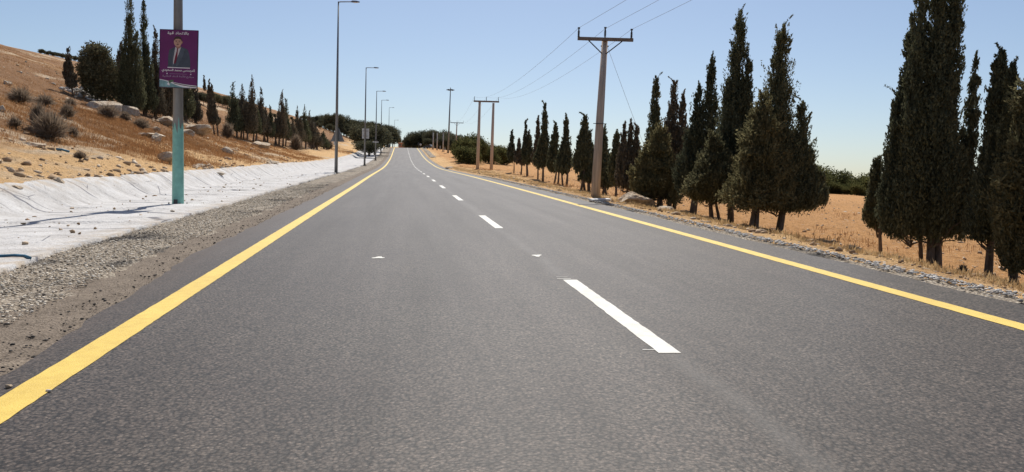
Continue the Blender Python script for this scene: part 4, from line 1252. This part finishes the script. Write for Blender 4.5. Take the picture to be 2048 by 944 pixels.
# ------------------------------------------------------------------ election poster
AR = {'ا': (0xfe8d, 0), 'ب': (0xfe8f, 1), 'ة': (0xfe93, 0), 'ت': (0xfe95, 1), 'ح': (0xfea1, 1), 'د': (0xfea9, 0), 'ر': (0xfead, 0), 'س': (0xfeb1, 1), 'ش': (0xfeb5, 1),
      'ع': (0xfec9, 1), 'ق': (0xfed5, 1), 'ل': (0xfedd, 1), 'م': (0xfee1, 1), 'ن': (0xfee5, 1), 'ه': (0xfee9, 1), 'و': (0xfeed, 0), 'ي': (0xfef1, 1), 'ئ': (0xfe89, 1), 'لا': (0xfefb, 0)}
def shape_ar(t):
    t = t.replace('لا', '\u0001')
    res = []
    key = lambda c: 'لا' if c == '\u0001' else c
    for i, c in enumerate(t):
        if key(c) not in AR: res.append(c); continue
        b_, dual = AR[key(c)]
        prev = i > 0 and key(t[i - 1]) in AR and AR[key(t[i - 1])][1] == 1
        nxt = i + 1 < len(t) and key(t[i + 1]) in AR and dual
        res.append(chr(b_ + ((3 if nxt else 1) if prev else (2 if nxt else 0))))
    return ''.join(reversed(res))
def lettering(name, text, size, x, z, m, parent, width=None, bold=0.0):
    c = bpy.data.curves.new(name, 'FONT')
    c.body = shape_ar(text); c.size = size; c.align_x = 'CENTER'; c.extrude = .0015; c.offset = bold
    t = bpy.data.objects.new(name, c)
    COL.objects.link(t)
    bpy.context.view_layer.update()
    me = bpy.data.meshes.new_from_object(t.evaluated_get(bpy.context.evaluated_depsgraph_get()))
    bpy.data.objects.remove(t); bpy.data.curves.remove(c)
    n = len(me.vertices); co = np.empty(n * 3); me.vertices.foreach_get('co', co); co = co.reshape(-1, 3)
    f = width / (co[:, 0].max() - co[:, 0].min()) if width else 1.0
    mid = .5 * (co[:, 0].max() + co[:, 0].min())
    out = np.stack([(co[:, 0] - mid) * f + x, -co[:, 2] - .0225, co[:, 1] + z], -1)
    me.vertices.foreach_set('co', out.reshape(-1)); me.update(); me.materials.clear()
    return link(name, me, m, parent, False)
k1 = p1[1] / F
PW, PH = 75 * k1, 110.5 * k1
pl_ = at(356.5, 175, p1[1] - .26)
e = empty('campaign_poster', (pl_[0], p1[1] - .26, pl_[2]), 'purple poster of a suited man with white Arabic lettering on the nearest pole', 'poster')
e.rotation_euler = (0, R(1.0), R(-3))
purple = simple('poster_purple', (.135, .018, .115), .45, .4, 0, .12, 2)
mb = MB(); box(mb, (0, 0, PH / 2), (PW, .03, PH)); board = mb.build('board', purple, e, False)
mb = MB()
for x in (-PW / 2 - .008, PW / 2 + .008): box(mb, (x, 0, PH / 2), (.016, .04, PH + .03))
for z in (-.008, PH + .008): box(mb, (0, 0, z), (PW, .04, .016))
mb.build('frame', simple('poster_frame', (.03, .012, .045), .5, .4), e, False)
def art(name, pts, m, lay, ):
    """flat print: pts in board fractions (x from left, y from top)"""
    mb = MB()
    V = [((x - .5) * PW, -.0155 - .0008 * lay, (1 - y) * PH) for x, y in pts]
    mb.add(V, [tuple(range(len(V)))])
    return mb.build(name, m, e, False)
def ell(cx_, cy_, rx, ry, n=24, a0=0, a1=6.2832): return [(cx_ + rx * math.cos(a0 + (a1 - a0) * k / n), cy_ + ry * math.sin(a0 + (a1 - a0) * k / n)) for k in range(n + (a1 - a0 < 6))]
suit = simple('print_suit', (.065, .080, .105), .5, .3, 0, .15, 8)
suit2 = simple('print_suit_light', (.085, .105, .135), .5, .3, 0, .15, 8)
shirt = simple('print_shirt', (.55, .52, .53), .5, .3, 0, .05)
tie = simple('print_tie', (.17, .015, .035), .5, .3, 0, .1)
skin = simple('print_skin', (.52, .31, .23), .5, .3, 0, .12, 9)
skin2 = simple('print_skin_shade', (.34, .18, .13), .5, .3, 0, .12, 9)
hair = simple('print_hair', (.06, .035, .03), .5, .3, 0, .1)
inkw = simple('print_white', (.80, .79, .80), .5, .3, 0, .04)
inkp = simple('print_pale', (.40, .30, .42), .5, .3, 0, .04)
art('suit', [(.22, .645), (.225, .45), (.25, .35), (.33, .315), (.42, .29), (.56, .285), (.66, .31), (.74, .335), (.78, .40), (.81, .52), (.82, .645)], suit, 1)
art('suit_lapel', [(.33, .645), (.34, .40), (.40, .30), (.415, .30), (.37, .43), (.37, .645)], suit2, 2)
art('suit_lapel', [(.545, .30), (.57, .29), (.66, .33), (.62, .45), (.50, .60), (.43, .645), (.47, .52)], suit2, 2)
art('shirt', [(.41, .30), (.44, .285), (.55, .28), (.56, .30), (.50, .42), (.42, .55), (.36, .60), (.36, .52)], shirt, 3)
art('tie', [(.455, .31), (.49, .31), (.48, .36), (.47, .46), (.42, .585), (.375, .58), (.41, .46), (.45, .36)], tie, 4)
art('neck', [(.42, .26), (.55, .26), (.555, .30), (.49, .325), (.43, .305)], skin2, 4)
art('head', ell(.475, .205, .105, .085), skin, 5)
art('ear', ell(.588, .21, .018, .022, 10), skin2, 4)
art('hair', [(.365, .20), (.37, .15), (.41, .115), (.48, .105), (.55, .12), (.585, .16), (.58, .20), (.56, .165), (.50, .15), (.42, .155), (.385, .175)], hair, 6)
for cx_ in (.435, .515):
    art('brow', [(cx_ - .03, .185), (cx_ + .03, .18), (cx_ + .03, .188), (cx_ - .03, .193)], hair, 6)
    art('eye', ell(cx_, .203, .016, .006, 10), hair, 6)
art('nose', [(.468, .205), (.482, .205), (.492, .235), (.46, .235)], skin2, 6)
art('mouth', ell(.475, .257, .03, .006, 10), skin2, 6)
art('moustache', ell(.475, .247, .034, .006, 10), hair, 6)
art('rule', [(.21, .648), (.81, .648), (.81, .662), (.21, .662)], inkw, 3)
art('rule', [(.27, .761), (.73, .761), (.73, .765), (.27, .765)], inkp, 3)
art('dot', ell(.20, .763, .015, .012, 12), inkw, 3)
art('dot', ell(.835, .763, .015, .012, 12), inkw, 3)
aqua = simple('print_aqua', (.20, .36, .38), .5, .3, 0, .3, 7)
green = simple('print_green', (.10, .17, .09), .5, .3, 0, .3, 9)
art('wave', [(0, .865)] + [(x, .865 + .105 * sm(np.array(x / 1.0)) + .012 * math.sin(x * 5)) for x in np.linspace(.05, 1, 14)] + [(1, .998), (0, .998)], inkw, 2)
art('wave', [(0, .875)] + [(x, .878 + .125 * float(sm(np.array(x / .75)))) for x in np.linspace(.05, .72, 12)] + [(.72, .998), (0, .998)], aqua, 3)
art('wave_edge', [(.35, .915)] + [(x, .915 + .055 * math.sin((x - .35) * 2.3)) for x in np.linspace(.4, 1, 9)] + [(1, .980)] + [(x, .928 + .055 * math.sin((x - .35) * 2.3)) for x in np.linspace(1, .4, 9)], hair, 4)
art('emblem', [(.24, .90), (.30, .875), (.38, .87), (.37, .90), (.30, .92), (.27, .945)], green, 5)
art('emblem', [(.20, .95), (.24, .91), (.28, .93), (.27, .975)], inkw, 5)
lettering('lettering', 'بالاتحاد قوة', .115, -.02 * PW, PH * .928, inkw, e, PW * .56, .002)
lettering('lettering', 'المهندس محمد السعودي', .10, 0, PH * .285, inkw, e, PW * .88, .002)
lettering('lettering', 'مرشح قائمة اتحاد النقابية', .075, 0, PH * .18, inkp, e, PW * .84, .001)
mb = MB()
for z in (PH * .2, PH * .8): box(mb, (0, .07, z), (.5, .05, .05))
mb.build('bracket', M['steel'], e, False)

# ------------------------------------------------------------------ power line poles
GP = 'power line poles right of the road'
def insulator(parent, x, z, h=.36):
    mb = MB(); pts = [(x, 0, z - .02)]; rad = [.02]
    for k in range(5):
        q = z + h * (.15 + .13 * k)
        pts += [(x, 0, q - .012), (x, 0, q), (x, 0, q + .02)]; rad += [.030, .055, .030]
    pts += [(x, 0, z + h)]; rad += [.022]
    tube(mb, pts, rad, 8); o = mb.build('insulator', M['rubber'], parent)
    mb = MB(); box(mb, (x, 0, z + h + .012), (.09, .07, .05)); mb.build('clamp', M['darksteel'], o, False)
pt = hit(1190, 397)
kt = pt[1] / F
top = at(1210, 76, pt[1])
HT = top[2] - pt[2]
e = empty('utility_pole', pt, 'near wooden power pole with one crossarm and V braces', 'utility pole', GP)
lx = top[0] - pt[0]
mb = MB(); tube(mb, [(0, 0, -.3), (lx * .5, 0, HT * .5), (lx, 0, HT)], [.185, .15, .115], 14); mb.build('post', M['wood'], e)
mb = MB(); box(mb, (lx, -.16, HT - .08), (109 * kt, .10, .12)); mb.build('crossarm', M['armwood'], e, False)
for s in (-1, 1):
    mb = MB(); tube(mb, [(lx + s * 33 * kt, -.17, HT - .14), (lx - .03 + s * .07, -.13, HT - 32 * kt)], .022, 6); mb.build('brace', M['darksteel'], e)
for x in (-52 * kt, 0, 52 * kt):
    ie = x + lx
    mb = MB()
    insulator(e, ie, HT - .02 if x else HT + .02, .36)
mb = MB(); box(mb, (lx, 0, HT - 16 * kt), (.30, .05, .05)); mb.build('wire_bracket', M['darksteel'], e, False)
mb = MB(); box(mb, (lx * .42, -.16, HT * .46), (.52, .03, .025)); mb.build('step_iron', M['darksteel'], e, False)
# twin pole
ph = hat(955, 104)
ph2 = hat(982.5, 106)
e2 = empty('utility_pole', ph, 'twin post power pole with one long crossarm', 'utility pole', GP)
kh = 105 / F
zt1 = at(959.5, 202, 104)[2]
h1 = zt1 - ph[2]
d2 = ph2 - ph
tx1 = at(959.5, 202, 104)[0] - ph[0]; tx2 = at(987, 205, 106)[0] - ph[0]
for (x0, y0, z0, x1) in ((0, 0, 0, tx1), (d2[0], d2[1], d2[2], tx2)):
    mb = MB(); tube(mb, [(x0, y0, z0 - .3), ((x0 + x1) / 2, y0, h1 / 2), (x1, y0, h1)], [.24, .21, .17], 12); mb.build('post', M['wood'], e2)
mb = MB(); box(mb, ((tx1 + tx2) / 2, -.1, h1 - .05), (50 * kh, .2, .2), 0.0); mb.build('crossarm', M['armwood'], e2, False)
for x in (-23.5 * kh, 0, 23.5 * kh): insulator(e2, (tx1 + tx2) / 2 + x, h1 + .05, .5)
# far T pole
pf = hat(911, 235)
e3 = empty('utility_pole', pf, 'far single power pole with a T crossarm against the trees', 'utility pole', GP)
kf = 235 / F
tf = at(914, 245, 235); hf = tf[2] - pf[2]; lf = tf[0] - pf[0]
mb = MB(); tube(mb, [(0, 0, -.3), (lf, 0, hf)], [.22, .16], 10); mb.build('post', M['wood'], e3)
mb = MB(); box(mb, (lf, -.1, hf - .1), (26 * kf, .16, .18)); mb.build('crossarm', M['darksteel'], e3, False)
for x in (-12.5 * kf, 0, 12.5 * kf): insulator(e3, lf + x, hf, .6)
for s in (-1, 1):
    mb = MB(); tube(mb, [(lf + s * 6 * kf, -.1, hf - .15), (lf, -.1, hf - 1.1)], .03, 5); mb.build('brace', M['darksteel'], e3)
# the next pole towards the camera, behind the viewer on the right
xb, yb = 24.5, -46.0
pb = np.array([xb, yb, G(xb, yb)])
e4 = empty('utility_pole', pb, 'wooden power pole standing behind the viewer, out of frame', 'utility pole', GP)
hb = 11.8 - pb[2]
mb = MB(); tube(mb, [(0, 0, -.3), (0, 0, hb)], [.18, .12], 12); mb.build('post', M['wood'], e4)
mb = MB(); box(mb, (0, -.16, hb - .08), (2.2, .1, .12)); mb.build('crossarm', M['darksteel'], e4, False)
for x in (-1.05, 0, 1.05): insulator(e4, x, hb)
# wires
def wire(a, b_, sag, label, rad=.006, name='power_wire'):
    a = np.array(a, float); b_ = np.array(b_, float)
    pts = []
    for k in range(25):
        t = k / 24; p = a + (b_ - a) * t; p[2] -= sag * 4 * t * (1 - t); pts.append(tuple(p))
    mb = MB(); tube(mb, pts, rad, 5)
    return tag(mb.build(name, M['wire'], None), label, 'wire', 'power wires')
nm = ('left', 'middle', 'right')
for i, s in enumerate((-1, 0, 1)):
    A = (pt[0] + lx + s * 52 * kt, pt[1], pt[2] + HT + .36)
    B = (ph[0] + (tx1 + tx2) / 2 + s * 23.5 * kh, ph[1], ph[2] + h1 + .57)
    Cc = (pf[0] + lf + s * 12.5 * kf, pf[1], pf[2] + hf + .62)
    D = (pb[0] + s * 1.05, pb[1], pb[2] + hb + .36)
    wire(D, A, .9, '%s overhead wire from the near wooden pole towards the viewer' % nm[i])
    wire(A, B, 1.0, '%s overhead wire between the near wooden pole and the twin pole' % nm[i])
    wire(B, Cc, 2.0, '%s overhead wire from the twin pole to the far T pole' % nm[i], .009)
ga = hit(1334, 407)
gtop = np.array([pt[0] + lx + .1, pt[1], pt[2] + HT - 16 * kt])
wire(gtop, ga, .1, 'guy wire slanting from the near wooden pole down to the cypress trunks', .006, 'guy_wire')
gd = (gtop - ga); gl = np.linalg.norm(gd)
mb = MB(); tube(mb, [tuple(ga), tuple(ga + gd * .28)], .028, 6); tag(mb.build('guy_guard', M['signback'], None), 'grey guard rod round the foot of the guy wire', 'guard rod')

# ------------------------------------------------------------------ far roadside on the right
mst = hat(896, 232)
hm = at(901, 178, 232)[2] - mst[2]
lm = at(901, 178, 232)[0] - mst[0]
e = empty('floodlight_mast', mst, 'tall thin mast with a ring of floodlights beyond the twin pole', 'light mast')
mb = MB(); tube(mb, [(0, 0, -.3), (lm * .5, 0, hm * .5), (lm, 0, hm)], [.30, .22, .13], 12); mb.build('pole', M['steel'], e)
mb = MB(); tube(mb, [(lm + .7 * math.cos(t), .7 * math.sin(t), hm - .3) for t in np.linspace(0, 6.2832, 17)], .05, 6)
for t in (0, 1.571): box(mb, (lm, 0, hm - .3), (1.4, .06, .06), t)
rg = mb.build('ring', M['darksteel'], e, False)
for k in range(6):
    t = k * 1.047
    mb = MB(); box(mb, (lm + .95 * math.cos(t), .95 * math.sin(t), hm - .28), (.5, .42, .22), t); mb.build('floodlight', M['darksteel'], e, False)
mb = MB(); tube(mb, [(lm, 0, hm), (lm, 0, hm + .5)], [.16, .05], 8); mb.build('cap', M['steel'], e)
def post(px, Y, topy, m, r0, label, arm=None):
    p = hat(px, Y); tp = at(px + (307 - topy) * .016, topy, Y)
    e = empty('roadside_post', p, label, 'post', 'plain posts beyond the twin pole')
    mb = MB(); tube(mb, [(0, 0, -.3), (tp[0] - p[0], 0, tp[2] - p[2])], [r0, r0 * .7], 10); mb.build('shaft', M[m], e)
    if arm:
        mb = MB(); box(mb, (tp[0] - p[0] + arm / 2, 0, tp[2] - p[2]), (arm, .1, .1)); mb.build('crossarm', M['steel'], e, False)
    mb = MB(); box(mb, (tp[0] - p[0], 0, tp[2] - p[2] + .06), (r0 * 1.8, r0 * 1.8, .1)); mb.build('cap', M['steel'], e, False)
    return e
post(866, 255, 265, 'conc', .26, 'leftmost plain pale post right of the road crest')
post(874, 250, 265, 'conc', .24, 'second plain pale post right of the road crest')
post(886, 240, 265, 'conc', .24, 'pale post with a short crossarm beside the floodlight mast', 1.9)
post(880, 262, 292, 'conc', .16, 'short pale post between the plain tall posts')
def signpost(px, Y, topy, kind, label, wpx, m):
    p = hat(px, Y); k = Y / F
    e = empty('road_sign', p, label, 'sign')
    h = max(1.2, at(px, topy, Y)[2] - p[2])
    mb = MB(); tube(mb, [(0, 0, -.2), (0, 0, h)], .05, 8); mb.build('post', M['steel'], e)
    wd = wpx * k
    if kind == 'round': o = plate_poly('plate', [(wd / 2 * math.cos(t), h - wd / 2 + wd / 2 * math.sin(t)) for t in np.linspace(0, 6.2832, 19)[:-1]], .03, M[m], e)
    else: o = plate_poly('plate', [(-wd / 2, h - wd), (wd / 2, h - wd), (wd / 2, h), (-wd / 2, h)], .03, M[m], e)
    o.location = (0, -.07, 0)
    return e
signpost(841, 297, 287, 'round', 'small round white sign at the right end of the road crest', 4.2, 'panel')
signpost(837, 299, 285, 'square', 'small dark square sign beside the round white one', 3.2, 'darksteel')
signpost(889, 242, 295, 'square', 'small grey square sign at the foot of the pale posts', 4.6, 'signback')
def car(px, Y, rz, paint, label):
    p = hat(px, Y)
    e = empty('parked_car', (p[0], p[1], p[2] + .02), label, 'car')
    e.rotation_euler = (0, 0, rz)
    def prof(pts, w0, name, m, parent):
        mb = MB(); n = len(pts)
        V = [(-w0 * (1 if z < .9 else .86), y, z) for y, z in pts] + [(w0 * (1 if z < .9 else .86), y, z) for y, z in pts]
        mb.add(V, [tuple(range(n)), tuple(reversed(range(n, 2 * n)))] + [(k, k + n, (k + 1) % n + n, (k + 1) % n) for k in range(n)])
        return mb.build(name, m, parent, False)
    prof([(-2.1, .35), (2.1, .35), (2.15, .62), (1.9, .80), (.95, .92), (-1.75, .98), (-2.1, .85)], .86, 'body', M[paint], e)
    prof([(.93, .921), (.35, 1.40), (-1.15, 1.42), (-1.72, .981)], .80, 'cabin', M['glass'], e)
    prof([(.36, 1.405), (.30, 1.46), (-1.05, 1.48), (-1.17, 1.425)], .78, 'roof', M[paint], e)
    for x in (-.78, .78):
        for y in (-1.35, 1.35):
            mb = MB(); tube(mb, [(x - .1, y, .32), (x + .1, y, .32)], .32, 14)
            wv = mb.build('wheel', M['tyre'], e)
            mb = MB(); tube(mb, [(x - .105, y, .32), (x + .105, y, .32)], .19, 12); mb.build('rim', M['alum'], wv)
    return e
car(776, 306, .15, 'carpaint', 'grey car parked on the left verge at the road crest')
car(857, 272, .9, 'cardark', 'dark car parked under the trees right of the road crest')
# low building and wall beyond the crest
def hut(px, Y, wd, dp, h, m, label, base=0.0):
    p = hat(px, Y)
    e = empty('low_building', (p[0], p[1], p[2] + base), label, 'building')
    mb = MB(); box(mb, (0, 0, h / 2 - 1), (wd, dp, h + 2)); wl = mb.build('wall', M[m], e, False)
    mb = MB(); box(mb, (0, 0, h + .07), (wd + .3, dp + .3, .14)); mb.build('roof', M['plaster'], e, False)
    for s in (-1, 1):
        mb = MB(); box(mb, (s * wd * .25, -dp / 2 - .01, h * .6), (.9, .06, 1.0)); mb.build('window', M['glass'], e, False)
    return e
hut(804, 425, 3.4, 4.0, 2.9, 'brick', 'small reddish building seen in the gap beyond the road crest')
hut(813, 440, 6.0, 4.0, 2.6, 'plaster', 'low pale building beside the reddish one beyond the crest')

# ------------------------------------------------------------------ litter by the ditch
def hose(pts, rad, label, cat, m='blue'):
    P = [hit(a, b_) for a, b_ in pts]
    mb = MB(); tube(mb, [(q[0], q[1], q[2] + rad + .03) for q in P], rad, 8)
    return tag(mb.build('plastic_pipe', M[m], None), label, cat)
hose([(112, 312), (125, 315), (139, 318)], .05, 'short blue plastic pipe lying on the dirt slope', 'pipe')
hose([(-40, 520), (5, 519), (30, 518), (50, 519), (60, 523)], .025, 'blue hose end lying on the near edge of the white ditch', 'hose')
def pebble(px, py, s, m, label):
    p = hit(px, py)
    o = link('pebble', rock_mesh(int(px), s, s * .7, s * .5, 2), M[m], None, True, (p[0], p[1], float(T0(p[0], p[1])) + s * .25))
    return tag(o, label, 'stone')
pebble(17, 776, .035, 'rock', 'small brown stone on the asphalt left of the yellow line')
pebble(98, 785, .03, 'plaster', 'small flat pale stone touching the inner side of the yellow line')
